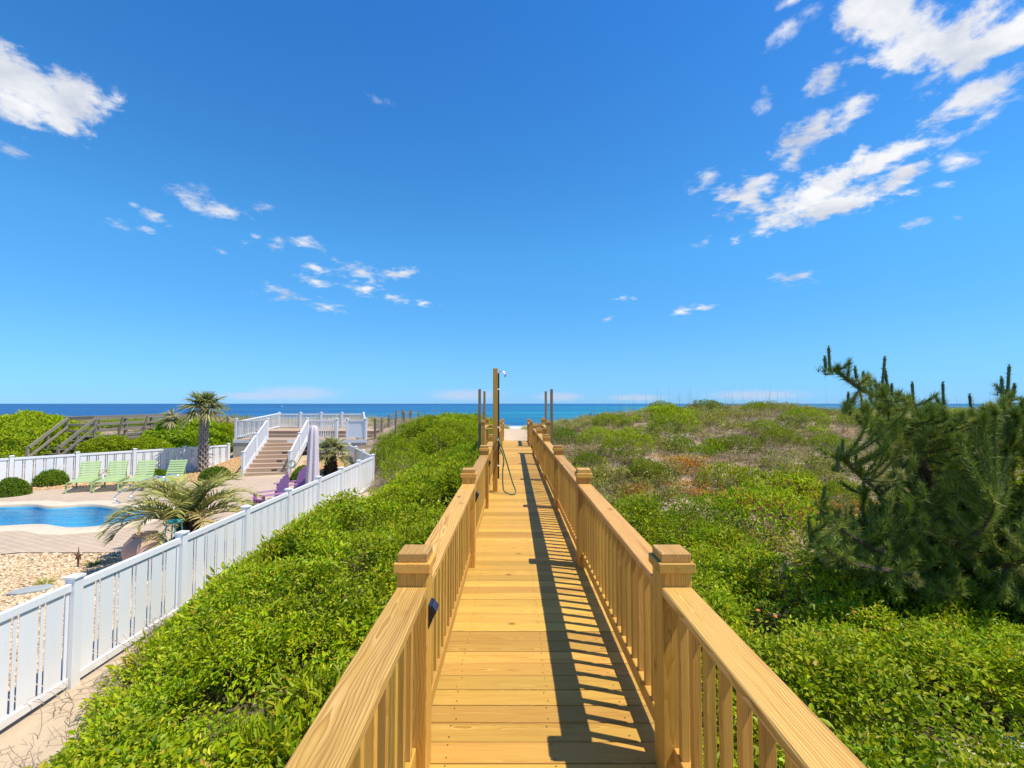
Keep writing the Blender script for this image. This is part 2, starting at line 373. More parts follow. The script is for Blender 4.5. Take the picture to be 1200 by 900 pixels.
def sea_mat():
    b = NB('sea_water'); p = b.world()
    sx = b.n('ShaderNodeSeparateXYZ'); b.put(sx.inputs[0], p)
    big = b.noise(b.mapping(p, scale=(0.0011, 0.0042, 1)), 1.0, 5, 0.6, 0.6)
    band = b.noise(b.mapping(p, scale=(0.0022, 0.013, 1)), 1.0, 4, 0.6, 0.4)
    lat = b.math('DIVIDE', sx.outputs[0], b.math('ADD', sx.outputs[1], 60.0))   # shoal lies ahead and to the right
    t = b.math('ADD', b.maprange(lat, -0.75, 0.25, 0.0, 0.55), b.math('MULTIPLY', b.math('SUBTRACT', big, 0.5), 1.1))
    t = b.math('ADD', t, b.math('MULTIPLY', b.math('SUBTRACT', band, 0.5), 1.3))
    far = b.maprange(sx.outputs[1], 300, 2600, 0.16, -0.32)
    t = b.math('ADD', t, far)
    col = b.ramp(t, [(0.0, (0.004, 0.045, 0.16)), (0.25, (0.006, 0.075, 0.22)), (0.5, (0.005, 0.13, 0.23)), (0.8, (0.010, 0.22, 0.27)), (1.0, (0.03, 0.28, 0.31))])
    w1 = b.noise(b.mapping(p, scale=(0.12, 0.32, 1)), 1.0, 6, 0.65)
    w2 = b.noise(b.mapping(p, scale=(0.02, 0.07, 1)), 1.0, 3, 0.5)
    h = b.math('ADD', w1, b.math('MULTIPLY', w2, 2.0))
    chop = b.noise(b.mapping(p, scale=(0.02, 0.12, 1)), 1.0, 6, 0.75)
    col = b.mix(b.maprange(chop, 0.56, 0.72, 0, 0.35), col, (0.10, 0.30, 0.42))
    foam = b.maprange(b.noise(b.mapping(p, scale=(0.05, 0.05, 1)), 1.0, 4, 0.7), 0.3, 0.7, -6, 6)
    surf = b.maprange(b.math('ADD', sx.outputs[1], foam), 137, 143, 1.0, 0.0)
    col = b.mix(surf, col, (0.60, 0.63, 0.63))
    rgh = b.maprange(surf, 0, 1, 0.28, 0.9)
    b.finish(b.bsdf(col, rgh, b.bump(h, 0.8, 1.2), spec=0.07))
sea_mat()

def pool_mats():
    b = NB('pool_water'); p = b.world()
    w = b.noise(b.mapping(p, scale=(1.2, 2.6, 1)), 1.0, 4, 0.6, 0.6)
    w2 = b.noise(b.mapping(p, scale=(6, 10, 1)), 1.0, 3, 0.6)
    nrm = b.bump(b.math('ADD', w, b.math('MULTIPLY', w2, 0.25)), 0.5, 0.06)
    tr = b.n('ShaderNodeBsdfTransparent'); b.put(tr.inputs[0], (0.42, 0.80, 0.95, 1))
    gl = b.n('ShaderNodeBsdfGlossy'); b.put(gl.inputs['Roughness'], 0.03); b.put(gl.inputs['Normal'], nrm)
    b.put(gl.inputs['Color'], (0.9, 0.95, 1, 1))
    fr = b.n('ShaderNodeFresnel'); b.put(fr.inputs['IOR'], 1.33); b.put(fr.inputs['Normal'], nrm)
    mx = b.n('ShaderNodeMixShader'); b.put(mx.inputs[0], b.math('MULTIPLY', fr.outputs[0], 0.8)); b.L.new(tr.outputs[0], mx.inputs[1]); b.L.new(gl.outputs[0], mx.inputs[2])
    b.finish(mx.outputs[0])
    b = NB('pool_liner'); p = b.world()
    c = b.voro(b.vm('ADD', p, b.vm('MULTIPLY', b.noise(p, 1.2, 2, col=True), (0.5, 0.5, 0.5))), 1.6, 'SMOOTH_F1')
    col = b.mix(b.maprange(c, 0.2, 0.6), (0.07, 0.42, 0.62), (0.20, 0.62, 0.76))
    b.finish(b.bsdf(col, 0.5))
pool_mats()

def leaf_mat(name, stops, trans=0.42, rough=0.48, spec=0.35, instvar=0.22, huevar=0.02):
    b = NB(name)
    t = b.math('ADD', b.attr('tone'), b.math('MULTIPLY', b.math('SUBTRACT', b.rand(), 0.5), instvar * 1.5))
    col = b.ramp(t, stops)
    hv = b.n('ShaderNodeHueSaturation'); b.put(hv.inputs['Color'], col)
    b.put(hv.inputs['Value'], b.maprange(b.rand(), 0, 1, 1 - instvar, 1 + instvar))
    b.put(hv.inputs['Hue'], b.maprange(b.math('FRACT', b.math('MULTIPLY', b.rand(), 17.3)), 0, 1, 0.5 - huevar, 0.5 + huevar))
    sh = b.bsdf(hv.outputs[0], rough, spec=spec)
    if trans > 0:
        tl = b.n('ShaderNodeBsdfTranslucent'); b.L.new(hv.outputs[0], tl.inputs[0])
        mx = b.n('ShaderNodeMixShader'); b.put(mx.inputs[0], trans); b.L.new(sh, mx.inputs[1]); b.L.new(tl.outputs[0], mx.inputs[2])
        sh = mx.outputs[0]
    b.finish(sh)
leaf_mat('vine_leaf', [(0.0, (0.175, 0.26, 0.006)), (0.45, (0.36, 0.48, 0.006)), (0.8, (0.52, 0.58, 0.009)), (0.93, (0.54, 0.48, 0.02)), (1.0, (0.46, 0.30, 0.05))])
leaf_mat('shrub_leaf', [(0.0, (0.12, 0.195, 0.006)), (0.5, (0.29, 0.38, 0.007)), (0.85, (0.45, 0.49, 0.010)), (1.0, (0.44, 0.36, 0.03))], rough=0.5, spec=0.3)
leaf_mat('scrub_leaf', [(0.0, (0.14, 0.16, 0.02)), (0.5, (0.30, 0.31, 0.03)), (0.85, (0.44, 0.42, 0.05)), (1.0, (0.46, 0.34, 0.10))], trans=0.3)
leaf_mat('box_leaf', [(0.0, (0.08, 0.15, 0.008)), (0.5, (0.19, 0.29, 0.010)), (1.0, (0.32, 0.40, 0.012))], trans=0.2)
leaf_mat('rust_leaf', [(0.0, (0.42, 0.17, 0.02)), (0.4, (0.66, 0.30, 0.03)), (0.75, (0.62, 0.42, 0.05)), (1.0, (0.28, 0.32, 0.05))], trans=0.2)
leaf_mat('dry_grass', [(0.0, (0.19, 0.135, 0.07)), (0.4, (0.37, 0.28, 0.14)), (0.75, (0.50, 0.40, 0.22)), (1.0, (0.40, 0.38, 0.07))], trans=0.15, rough=0.7, spec=0.15)
leaf_mat('green_grass', [(0.0, (0.20, 0.22, 0.04)), (0.5, (0.34, 0.36, 0.06)), (1.0, (0.54, 0.46, 0.17))], trans=0.25, rough=0.6, spec=0.2)
leaf_mat('pine_needle', [(0.0, (0.06, 0.11, 0.012)), (0.5, (0.19, 0.265, 0.028)), (0.85, (0.38, 0.42, 0.06)), (1.0, (0.48, 0.42, 0.16))], trans=0.15, instvar=0.0, huevar=0)
leaf_mat('pine_candle', [(0.0, (0.035, 0.075, 0.024)), (1.0, (0.11, 0.16, 0.055))], trans=0.05, instvar=0.0, huevar=0)
leaf_mat('palm_leaf', [(0.0, (0.10, 0.13, 0.03)), (0.4, (0.23, 0.26, 0.07)), (0.75, (0.42, 0.40, 0.15)), (1.0, (0.56, 0.46, 0.26))], trans=0.22, instvar=0.05, huevar=0)
leaf_mat('pindo_leaf', [(0.0, (0.10, 0.13, 0.035)), (0.35, (0.24, 0.26, 0.06)), (0.65, (0.45, 0.42, 0.10)), (0.85, (0.54, 0.44, 0.16)), (1.0, (0.48, 0.31, 0.14))], trans=0.2, instvar=0.0, huevar=0)

def bark_mat(name, c1, c2, scale=14):
    b = NB(name); p = b.coord('Object')
    n = b.noise(b.mapping(p, scale=(1, 1, 0.35)), scale, 6, 0.7)
    b.finish(b.bsdf(b.mix(b.maprange(n, 0.3, 0.7), c1, c2), 0.9, b.bump(n, 0.6, 0.02), spec=0.15))
bark_mat('pine_bark', (0.06, 0.045, 0.034), (0.15, 0.115, 0.09))
bark_mat('twig_bark', (0.24, 0.18, 0.13), (0.42, 0.35, 0.27), 40)
bark_mat('palm_bark', (0.20, 0.165, 0.135), (0.50, 0.43, 0.35), 9)
bark_mat('palm_core', (0.05, 0.04, 0.03), (0.13, 0.10, 0.08), 9)
bark_mat('dark_palm_bark', (0.03, 0.024, 0.018), (0.11, 0.085, 0.06), 12)

# ------------------------------------------------------------------ object helpers
def mat(m): return MATS[m] if isinstance(m, str) else m
def link(o, parent=None, loc=None, rot=None):
    COL.objects.link(o)
    if parent is not None: o.parent = parent
    if loc is not None: o.location = loc
    if rot is not None: o.rotation_euler = rot
    return o
def tag(o, label=None, cat=None, group=None, kind=None):
    for k, v in (('label', label), ('category', cat), ('group', group), ('kind', kind)):
        if v: o[k] = v
    return o
def thing(name, label, cat, loc=(0, 0, 0), rz=0.0, group=None):
    o = bpy.data.objects.new(name, None); o.empty_display_size = 0.2
    link(o, None, loc, (0, 0, rz)); return tag(o, label, cat, group)
def obj(name, mesh, parent=None, loc=None, rot=None):
    return link(bpy.data.objects.new(name, mesh), parent, loc, rot)
def mesh_np(name, V, F, m, smooth=False, tone=None):
    """V (n,3); F: (k,3) or (k,4) int array or list of such arrays"""
    me = bpy.data.meshes.new(name)
    V = np.asarray(V, dtype=np.float32).reshape(-1, 3)
    Fs = F if isinstance(F, list) else [F]
    Fs = [np.asarray(f, dtype=np.int32) for f in Fs if len(f)]
    nl = sum(f.size for f in Fs); nf = sum(len(f) for f in Fs)
    me.vertices.add(len(V)); me.vertices.foreach_set('co', V.ravel())
    me.loops.add(nl); me.loops.foreach_set('vertex_index', np.concatenate([f.ravel() for f in Fs]))
    me.polygons.add(nf)
    starts = []; s = 0
    for f in Fs:
        starts.append(s + np.arange(len(f), dtype=np.int32) * f.shape[1]); s += f.size
    me.polygons.foreach_set('loop_start', np.concatenate(starts).astype(np.int32))
    me.polygons.foreach_set('use_smooth', np.full(nf, bool(smooth)))
    me.update(calc_edges=True)
    if tone is not None:
        a = me.attributes.new('tone', 'FLOAT', 'POINT'); a.data.foreach_set('value', np.asarray(tone, dtype=np.float32))
    me.materials.append(mat(m)); return me
class MB:
    """gathers boxes, tubes and lathes into one mesh"""
    def __init__(s): s.V = []; s.F3 = []; s.F4 = []; s.nv = 0
    def add(s, V, F):
        V = np.asarray(V, float).reshape(-1, 3)
        for f in F:
            g = [i + s.nv for i in f]
            if len(g) == 3: s.F3.append(g)
            elif len(g) == 4: s.F4.append(g)
            else:
                for k in range(1, len(g) - 1): s.F3.append([g[0], g[k], g[k + 1]])
        s.V.append(V); s.nv += len(V)
    def box(s, c, size, rot=None, bev=0.0):
        bm = bmesh.new(); bmesh.ops.create_cube(bm, size=1.0)
        for v in bm.verts: v.co = Vector((v.co.x * size[0], v.co.y * size[1], v.co.z * size[2]))
        if bev: bmesh.ops.bevel(bm, geom=list(bm.edges), offset=bev, segments=1, affect='EDGES')
        M = (Euler(rot).to_matrix() if rot is not None and not isinstance(rot, Matrix) else rot)
        V = [(M @ v.co if M is not None else v.co) + Vector(c) for v in bm.verts]
        bm.verts.index_update(); F = [[v.index for v in f.verts] for f in bm.faces]
        s.add(np.array([tuple(v) for v in V]), F); bm.free()
    def bar(s, a, b, w, h, bev=0.0, up=(0, 0, 1)):
        a = Vector(a); b = Vector(b); x = (b - a).normalized(); u = Vector(up)
        if abs(x.dot(u)) > 0.98: u = Vector((0, 1, 0))
        y = u.cross(x).normalized(); z = x.cross(y)
        M = Matrix((x, y, z)).transposed()
        s.box((a + b) / 2, ((b - a).length, w, h), M, bev)
    def tube(s, pts, r, n=8, cap=True):
        pts = [Vector(p) for p in pts]; k = len(pts)
        rr = r if isinstance(r, (list, tuple, np.ndarray)) else [r] * k
        V = []; prev = None
        for i, p in enumerate(pts):
            t = (pts[min(i + 1, k - 1)] - pts[max(i - 1, 0)]).normalized()
            u = prev if prev is not None else (Vector((0, 0, 1)) if abs(t.z) < 0.9 else Vector((1, 0, 0)))
            y = (u - t * u.dot(t)).normalized(); prev = y; z = t.cross(y)
            for j in range(n):
                a = 2 * math.pi * j / n; V.append(tuple(p + (y * math.cos(a) + z * math.sin(a)) * rr[i]))
        F = [[i * n + j, i * n + (j + 1) % n, (i + 1) * n + (j + 1) % n, (i + 1) * n + j] for i in range(k - 1) for j in range(n)]
        if cap: F += [list(range(n))[::-1], [(k - 1) * n + j for j in range(n)]]
        s.add(V, F)
    def lathe(s, prof, c=(0, 0, 0), n=20, fn=None):
        V = []
        for i, (r, z) in enumerate(prof):
            for j in range(n):
                a = 2 * math.pi * j / n; q = r * (fn(a, i) if fn else 1.0)
                V.append((c[0] + q * math.cos(a), c[1] + q * math.sin(a), c[2] + z))
        k = len(prof)
        F = [[i * n + j, i * n + (j + 1) % n, (i + 1) * n + (j + 1) % n, (i + 1) * n + j] for i in range(k - 1) for j in range(n)]
        F += [list(range(n))[::-1], [(k - 1) * n + j for j in range(n)]]
        s.add(V, F)
    def mesh(s, name, m, smooth=False):
        Fs = []
        if s.F4: Fs.append(np.array(s.F4))
        if s.F3: Fs.append(np.array(s.F3))
        me = mesh_np(name, np.concatenate(s.V), Fs, m, smooth)
        if smooth and hasattr(me, 'set_sharp_from_angle'): me.set_sharp_from_angle(angle=R(40))
        return me
_boxes = {}
def box_mesh(sx, sy, sz, m, bev=0.003):
    key = (round(sx, 4), round(sy, 4), round(sz, 4), m, bev)
    if key not in _boxes:
        b = MB(); b.box((0, 0, 0), (sx, sy, sz), None, bev); _boxes[key] = b.mesh('block', m)
    return _boxes[key]
def part_box(name, parent, c, size, m, rot=None, bev=0.003):
    return obj(name, box_mesh(*size, m, bev), parent, c, rot)
def stick(name, parent, a, b, w, h, m, bev=0.003, up=(0, 0, 1)):
    """a timber from a to b; the grain runs along it"""
    a = Vector(a); b = Vector(b); x = (b - a).normalized(); u = Vector(up)
    if abs(x.dot(u)) > 0.98: u = Vector((0, 1, 0))
    y = u.cross(x).normalized(); z = x.cross(y)
    e = Matrix((x, y, z)).transposed().to_euler()
    return obj(name, box_mesh((b - a).length, w, h, m, bev), parent, (a + b) / 2, e)
def copy_tree(o, parent=None):
    c = o.copy(); COL.objects.link(c); c.parent = parent
    for ch in o.children: copy_tree(ch, c)
    return c
def smooth_curve(pts, k=6):
    P = [Vector(p) for p in pts]; out = []
    for i in range(len(P) - 1):
        p0, p1, p2, p3 = P[max(i - 1, 0)], P[i], P[i + 1], P[min(i + 2, len(P) - 1)]
        for j in range(k):
            t = j / k
            out.append(0.5 * ((2 * p1) + (p2 - p0) * t + (2 * p0 - 5 * p1 + 4 * p2 - p3) * t * t + (3 * p1 - p0 - 3 * p2 + p3) * t ** 3))
    out.append(P[-1]); return out

# value noise for placing plants and shaping the dune
class VN:
    def __init__(s, seed): s.g = np.random.default_rng(seed).random((256, 256))
    def __call__(s, x, y, sc=1.0):
        x = np.asarray(x, float) / sc + 100; y = np.asarray(y, float) / sc + 100
        xi = np.floor(x).astype(int); yi = np.floor(y).astype(int); fx = x - xi; fy = y - yi
        fx = fx * fx * (3 - 2 * fx); fy = fy * fy * (3 - 2 * fy); g = s.g
        a = g[xi % 256, yi % 256]; b = g[(xi + 1) % 256, yi % 256]; c = g[xi % 256, (yi + 1) % 256]; d = g[(xi + 1) % 256, (yi + 1) % 256]
        return (a * (1 - fx) + b * fx) * (1 - fy) + (c * (1 - fx) + d * fx) * fy
    def fbm(s, x, y, sc=1.0, o=3):
        r = 0; a = 0.5; t = 0
        for k in range(o): r = r + a * s(x + 13.7 * k, y + 7.1 * k, sc); t += a; a *= 0.5; sc *= 0.5
        return r / t
vn1, vn2, vn3 = VN(1), VN(2), VN(3)

def inside(px, py, poly):
    px = np.asarray(px); py = np.asarray(py); r = np.zeros(px.shape, bool); n = len(poly)
    for i in range(n):
        x1, y1 = poly[i]; x2, y2 = poly[(i + 1) % n]
        c = ((y1 > py) != (y2 > py)) & (px < (x2 - x1) * (py - y1) / ((y2 - y1) + 1e-12) + x1)
        r ^= c
    return r

# ------------------------------------------------------------------ the lie of the land
YARD = -1.62
def lerp_pts(a, b, n): return [(a[0] + (b[0] - a[0]) * i / n, a[1] + (b[1] - a[1]) * i / n) for i in range(n + 1)]
FENCE_NEAR = lerp_pts((-5.13 + 0.0575, 3.72 - 1.87), (-5.59, 18.68), 9)
FENCE_BACK = lerp_pts((-5.59, 18.68), (-8.4, 24.0), 3)
FENCE_FAR = lerp_pts((-20.8, 16.8), (-14.55, 23.9), 5)
YARD_POLY = [FENCE_NEAR[0], FENCE_NEAR[-1], FENCE_BACK[-1], (-8.4, 24.6), (-14.6, 24.6), FENCE_FAR[-1], FENCE_FAR[0], (-40, -2), (-40, -14), (-4.9, -14)]
ctrl = [
 # strip between the pool fence and the boardwalk
 (-5.0,1.5,-1.6),(-5.1,4,-1.6),(-5.2,7,-1.6),(-5.3,10,-1.6),(-5.4,13,-1.58),(-5.4,16,-1.55),(-5.4,18.6,-1.5),
 (-4.4,4.5,-1.58),(-4.6,6.5,-1.5),(-4.7,9,-1.45),(-4.6,12,-1.52),(-4.6,15,-1.5),(-4.7,17.2,-1.46),
 (-3.2,3,-1.45),(-3.2,6,-1.25),(-3.3,9,-1.25),(-3.2,12,-1.18),(-3.3,15,-1.02),(-3.6,18,-0.72),(-4.3,19.5,-0.95),
 (-1,0,-1.4),(-1,3,-1.3),(-1,6,-1.15),(-1,9,-0.95),(-1,12,-0.7),(-1,15,-0.5),(-1,18,-0.35),(-1.2,21,-0.2),
 (0.2,21.5,-0.3),(0.2,25,-0.34),(0.2,30,-0.3),(0.2,36,-0.3),(0.2,40,-0.6),(0.2,48,-2.2),
 (-3.2,22,0.15),(-2.2,25,0.4),(-4.6,24,0.2),(-1.3,28,0.4),(-3,30,0.62),(-5.5,21.5,-0.9),(-6.0,23.5,-0.4),(-6.6,27,0.25),
 # behind the white deck and the far fence
 (-9,31,0.55),(-12,33,0.75),(-15,33,0.6),(-15.5,25.5,-1.0),(-18,23,-1.3),(-20,21,-1.3),(-24,19,-1.4),(-18,28,-0.2),(-22,27,-0.5),(-22,34,0.7),(-27,24,-0.8),(-30,30,0.4),(-36,30,0.5),(-12,27.5,-0.9),
 (-40,36,0.6),(-60,36,0.6),
 # to the right of the boardwalk
 (1.6,0,-1.45),(1.6,3,-1.35),(1.6,6,-1.2),(1.6,9,-1.0),(1.6,12,-0.75),(1.5,15,-0.45),(1.5,18,-0.2),(1.6,21,0.0),
 (3.5,1,-1.5),(3.5,4,-1.4),(3.5,7,-1.25),(3.5,10,-1.0),(3.5,13,-0.5),(3.5,16,0.05),(3.4,19,0.4),(2.6,24,0.55),(2.2,29,0.4),
 (5.5,3,-1.55),(6,6,-1.35),(6,9,-1.0),(6,12,-0.45),(6,15,0.1),(6,19,0.75),(5.5,24,0.98),
 (9,4,-1.4),(9,8,-1.0),(9.5,12,-0.35),(9.5,16,0.35),(9.5,20,1.0),(9.5,24.5,1.4),(9,29,0.8),
 (13,6,-1.2),(13,10,-0.7),(14,15,0.2),(14,20,0.95),(13.5,25,1.44),(14,30,0.9),(17,23,1.05),(17,26,1.15),
 (20,8,-0.9),(21,14,0.1),(22,20,0.85),(22,26,1.3),(22,32,0.7),(30,14,0.1),(30,22,0.9),(30,28,1.2),(45,28,1.2),(60,30,1.0),
 (4.5,36,-0.2),(12,40,-1.0),(-8,40,-0.6),(-20,42,-0.8),(30,40,-1.2),
 (0,62,-3.6),(-40,60,-3.4),(40,60,-3.4),(0,100,-4.4),(60,100,-4.4),(-60,100,-4.4),(0,160,-5.6),(-90,160,-5.6),(90,160,-5.6),
 (0,-12,-1.5),(20,-12,-1.4),(60,0,-0.6),(-60,-12,-1.6),(100,60,-3.2),(-100,60,-3.2),(100,-20,-1.2),(-100,-20,-1.6),
]
ctrl = np.array(ctrl, float)
def _phi(r): return r
_A = _phi(np.hypot(ctrl[:, None, 0] - ctrl[None, :, 0], ctrl[:, None, 1] - ctrl[None, :, 1]))
_n = len(ctrl); _P = np.c_[np.ones(_n), ctrl[:, :2]]
_K = np.block([[_A, _P], [_P.T, np.zeros((3, 3))]])
_w = np.linalg.solve(_K, np.r_[ctrl[:, 2], 0, 0, 0])
POOL = [(-10.7,13.8),(-11.3,14.7),(-12.6,14.95),(-13.9,15.4),(-14.9,15.1),(-15.9,15.4),(-17.2,15.2),(-18.8,15.6),(-20.2,14.6),(-20.2,12.9),(-18.4,12.1),(-16.4,12.4),(-14.6,12.45),(-13,12.85),(-11.7,12.5),(-10.9,12.9)]
def closed_curve(P, k=6):
    n = len(P); out = []
    for i in range(n):
        p0, p1, p2, p3 = (Vector(P[(i + j - 1) % n]) for j in range(4))
        for j in range(k):
            t = j / k
            out.append(0.5 * ((2 * p1) + (p2 - p0) * t + (2 * p0 - 5 * p1 + 4 * p2 - p3) * t * t + (3 * p1 - p0 - 3 * p2 + p3) * t ** 3))
    return [(v.x, v.y) for v in out]
POOL_C = closed_curve(POOL)
def offset_poly(P, d):
    n = len(P); out = []
    A = sum(P[i][0] * P[(i + 1) % n][1] - P[(i + 1) % n][0] * P[i][1] for i in range(n))
    sg = 1 if A > 0 else -1
    for i in range(n):
        a = Vector(P[i - 1]); b = Vector(P[(i + 1) % n]); t = (b - a).normalized()
        out.append((P[i][0] + sg * t.y * d, P[i][1] - sg * t.x * d))
    return out
def ground_z(x, y):
    x = np.atleast_1d(np.asarray(x, float)); y = np.atleast_1d(np.asarray(y, float)); sh = x.shape
    X = x.ravel(); Y = y.ravel(); h = np.empty(len(X))
    for i in range(0, len(X), 20000):
        xs, ys = X[i:i + 20000], Y[i:i + 20000]
        h[i:i + 20000] = _phi(np.hypot(xs[:, None] - ctrl[None, :, 0], ys[:, None] - ctrl[None, :, 1])) @ _w[:_n] + _w[_n] + _w[_n + 1] * xs + _w[_n + 2] * ys
    amp = np.clip((np.abs(X - 0.2) - 1.0) / 3, 0, 1) * np.clip((45 - Y) / 10, 0, 1)
    left = np.clip((X + 4.8) / 1.5, 0.15, 1)
    h = h + amp * left * ((vn1.fbm(X, Y, 3.2, 3) - 0.5) * 0.55)
    yd = inside(X, Y, YARD_POLY)
    hy = YARD + np.clip((Y - 20.9) / 3.7, 0, 1) * 0.55 * np.clip((X + 15.5) / 1.0, 0, 1)
    h = np.where(yd, hy, h)
    pl = inside(X, Y, offset_poly(POOL_C, 0.28)); h = np.where(pl, -3.6, h)
    h = np.where(Y < -14, -1.5 + 0 * h, h)
    return h.reshape(sh)
def gz(x, y): return float(ground_z([x], [y])[0])

# where vines, dry grass and sand lie
def edge_left(Y):                      # rim of the vine mat along the pool fence
    return np.interp(Y, [0, 4.1, 4.9, 6.7, 9, 11, 13, 15, 17.0, 18.7, 20.5, 22.5, 24, 28, 40], [-3.6, -3.95, -4.35, -4.95, -5.0, -4.9, -4.5, -3.9, -3.5, -3.4, -4.2, -5.6, -6.9, -7.3, -7.3])
def vine_mask(x, y):
    x = np.asarray(x, float); y = np.asarray(y, float)
    m = np.zeros(x.shape)
    n = vn2.fbm(x, y, 2.2, 3)
    L_ = (x < -0.62) & (y > -1) & (y < 25.5)
    e = edge_left(y); dl = x - e + (vn3.fbm(x, y, 0.8, 2) - 0.5) * 0.7
    m = np.where(L_ & (dl > 0), 1.0, m)
    Rr = (x > 0.92) & (y > -1) & (y < 27)
    thin = np.clip((y - 5.9) / 4.4, 0, 1)
    sandp = 1.5 * np.exp(-(((x - 4.55) / 0.75) ** 2 + ((y - 4.0) / 0.6) ** 2))
    pr = np.clip(1.25 - thin * 1.16 - sandp * 1.1, 0, 1)
    m = np.where(Rr, np.clip((n - (0.76 - pr * 0.60)) / 0.10, 0, 1), m)
    return m
def scrub_zone(x, y):
    x = np.asarray(x, float); y = np.asarray(y, float)
    return ((x > 0.95) & (y > 5)) | ((x < -0.65) & (y > 21.5) & (x > -6.3)) | ((x <= -6.3) & (y > 29)) | ((x < -15) & (y > 15))

def make_ground():
    gx = np.unique(np.round(np.concatenate([np.arange(-26, -12, 0.5), np.arange(-12, 13, 0.22), np.arange(13, 30, 0.5), np.linspace(30, 420, 30), -np.linspace(26, 420, 30)]), 3))
    gy = np.unique(np.round(np.concatenate([np.arange(-14, 0, 0.7), np.arange(0, 28, 0.22), np.arange(28, 50, 0.6), np.linspace(50, 240, 26), np.linspace(-14, -260, 14)]), 3))
    X, Y = np.meshgrid(gx, gy); Z = ground_z(X, Y)
    nx, ny = len(gx), len(gy)
    idx = np.arange(nx * ny).reshape(ny, nx)
    F = np.stack([idx[:-1, :-1], idx[:-1, 1:], idx[1:, 1:], idx[1:, :-1]], -1).reshape(-1, 4)
    me = mesh_np('dune_ground', np.c_[X.ravel(), Y.ravel(), Z.ravel()], F, 'dune_ground', True)
    veg = np.maximum(vine_mask(X, Y) * 0.9, np.where(scrub_zone(X, Y), 0.25 + 0.6 * vn1.fbm(X, Y, 1.1, 3), 0))
    veg = np.where(inside(X, Y, YARD_POLY), 0.1, veg)
    veg = np.where((np.abs(X - 0.15) < 0.9) & (Y < 20.5), 0.8, veg)
    veg = np.where(Y > 48, 0, veg); veg = np.where((X < -4.5) & (X > -9) & (Y > 18.5) & (Y < 24.5) & ~inside(X, Y, YARD_POLY), 0.65, veg)
    a = me.attributes.new('veg', 'FLOAT', 'POINT'); a.data.foreach_set('value', veg.ravel().astype(np.float32))
    ru = np.where((X > 3) & (X < 16) & (Y > 8) & (Y < 19), 1.0, 0.0)
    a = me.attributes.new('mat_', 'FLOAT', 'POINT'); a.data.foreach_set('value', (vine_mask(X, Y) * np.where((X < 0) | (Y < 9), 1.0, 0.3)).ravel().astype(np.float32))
    a = me.attributes.new('rust', 'FLOAT', 'POINT'); a.data.foreach_set('value', ru.ravel().astype(np.float32))
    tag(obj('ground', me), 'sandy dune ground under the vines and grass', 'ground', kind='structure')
make_ground()

def make_sea():
    V = [(-60000, 118, -5.0), (60000, 118, -5.0), (60000, 70000, -5.0), (-60000, 70000, -5.0)]
    tag(obj('sea', mesh_np('sea', V, np.array([[0, 1, 2, 3]]), 'sea_water')), 'blue and turquoise sea out to the horizon', 'sea', kind='structure')
make_sea()

def sheet_with_holes(name, outer, holes, z, m, thick=0.0, subdiv=False):
    bm = bmesh.new(); E = []
    for loop in [outer] + holes:
        vs_ = [bm.verts.new((p[0], p[1], z)) for p in loop]
        E += [bm.edges.new((vs_[i], vs_[(i + 1) % len(vs_)])) for i in range(len(vs_))]
    bmesh.ops.triangle_fill(bm, use_beauty=True, use_dissolve=False, edges=E)
    for f in bm.faces:
        if f.normal.z < 0: f.normal_flip()
    me = bpy.data.meshes.new(name); bm.to_mesh(me); bm.free(); me.materials.append(mat(m)); return me
COPING_C = offset_poly(POOL_C, 0.62)
PATIO = [(-5.36,10.5),(-11.0,10.5),(-12.6,9.9),(-13.6,8.2),(-13.2,3),(-13.2,-6),(-34,-6),(-34,3),(-24.5,12.8),(-19.8,16.9),(-16.6,18.9),(-14.3,19.75),(-12.75,19.9),(-12.6,21.3),(-10.0,21.3),(-9.6,19.9),(-6.6,19.5),(-5.55,18.2)]
tag(obj('patio', sheet_with_holes('patio', PATIO, [offset_poly(POOL_C, 0.60)], -1.598, 'patio_pavers')), 'pinkish tan paved patio around the pool', 'patio', kind='structure')

def make_pool():
    t = thing('swimming_pool', 'freeform swimming pool with blue water and pale coping', 'pool', (-15, 14, -1.6))
    off = Vector((-15, 14, -1.6))
    def L(p, z): return (p[0] - off.x, p[1] - off.y, z - off.z)
    n = len(POOL_C)
    # coping: a raised rounded rim
    prof = [(0.0, -1.70), (0.0, -1.585), (0.03, -1.565), (0.58, -1.578), (0.62, -1.592), (0.62, -1.64)]
    V = []
    for d, z in prof: V += [L(p, z) for p in offset_poly(POOL_C, d)]
    F = [[k * n + i, k * n + (i + 1) % n, (k + 1) * n + (i + 1) % n, (k + 1) * n + i] for k in range(len(prof) - 1) for i in range(n)]
    obj('coping', mesh_np('coping', V, np.array(F), 'coping_stone', True), t)
    V = [L(p, -1.60) for p in offset_poly(POOL_C, 0.012)] + [L(p, -3.0) for p in offset_poly(POOL_C, -0.25)]
    c = len(V); V.append(L((-15.4, 13.9), -3.05))
    F4 = np.array([[i, (i + 1) % n, n + (i + 1) % n, n + i] for i in range(n)]); F3 = np.array([[n + i, n + (i + 1) % n, c] for i in range(n)])
    obj('basin', mesh_np('basin', V, [F4, F3], 'pool_liner', True), t)
    me = sheet_with_holes('pool_water', offset_poly(POOL_C, 0.008), [], -1.69, 'pool_water')
    me.transform(Matrix.Translation(-off)); obj('water', me, t)
make_pool()

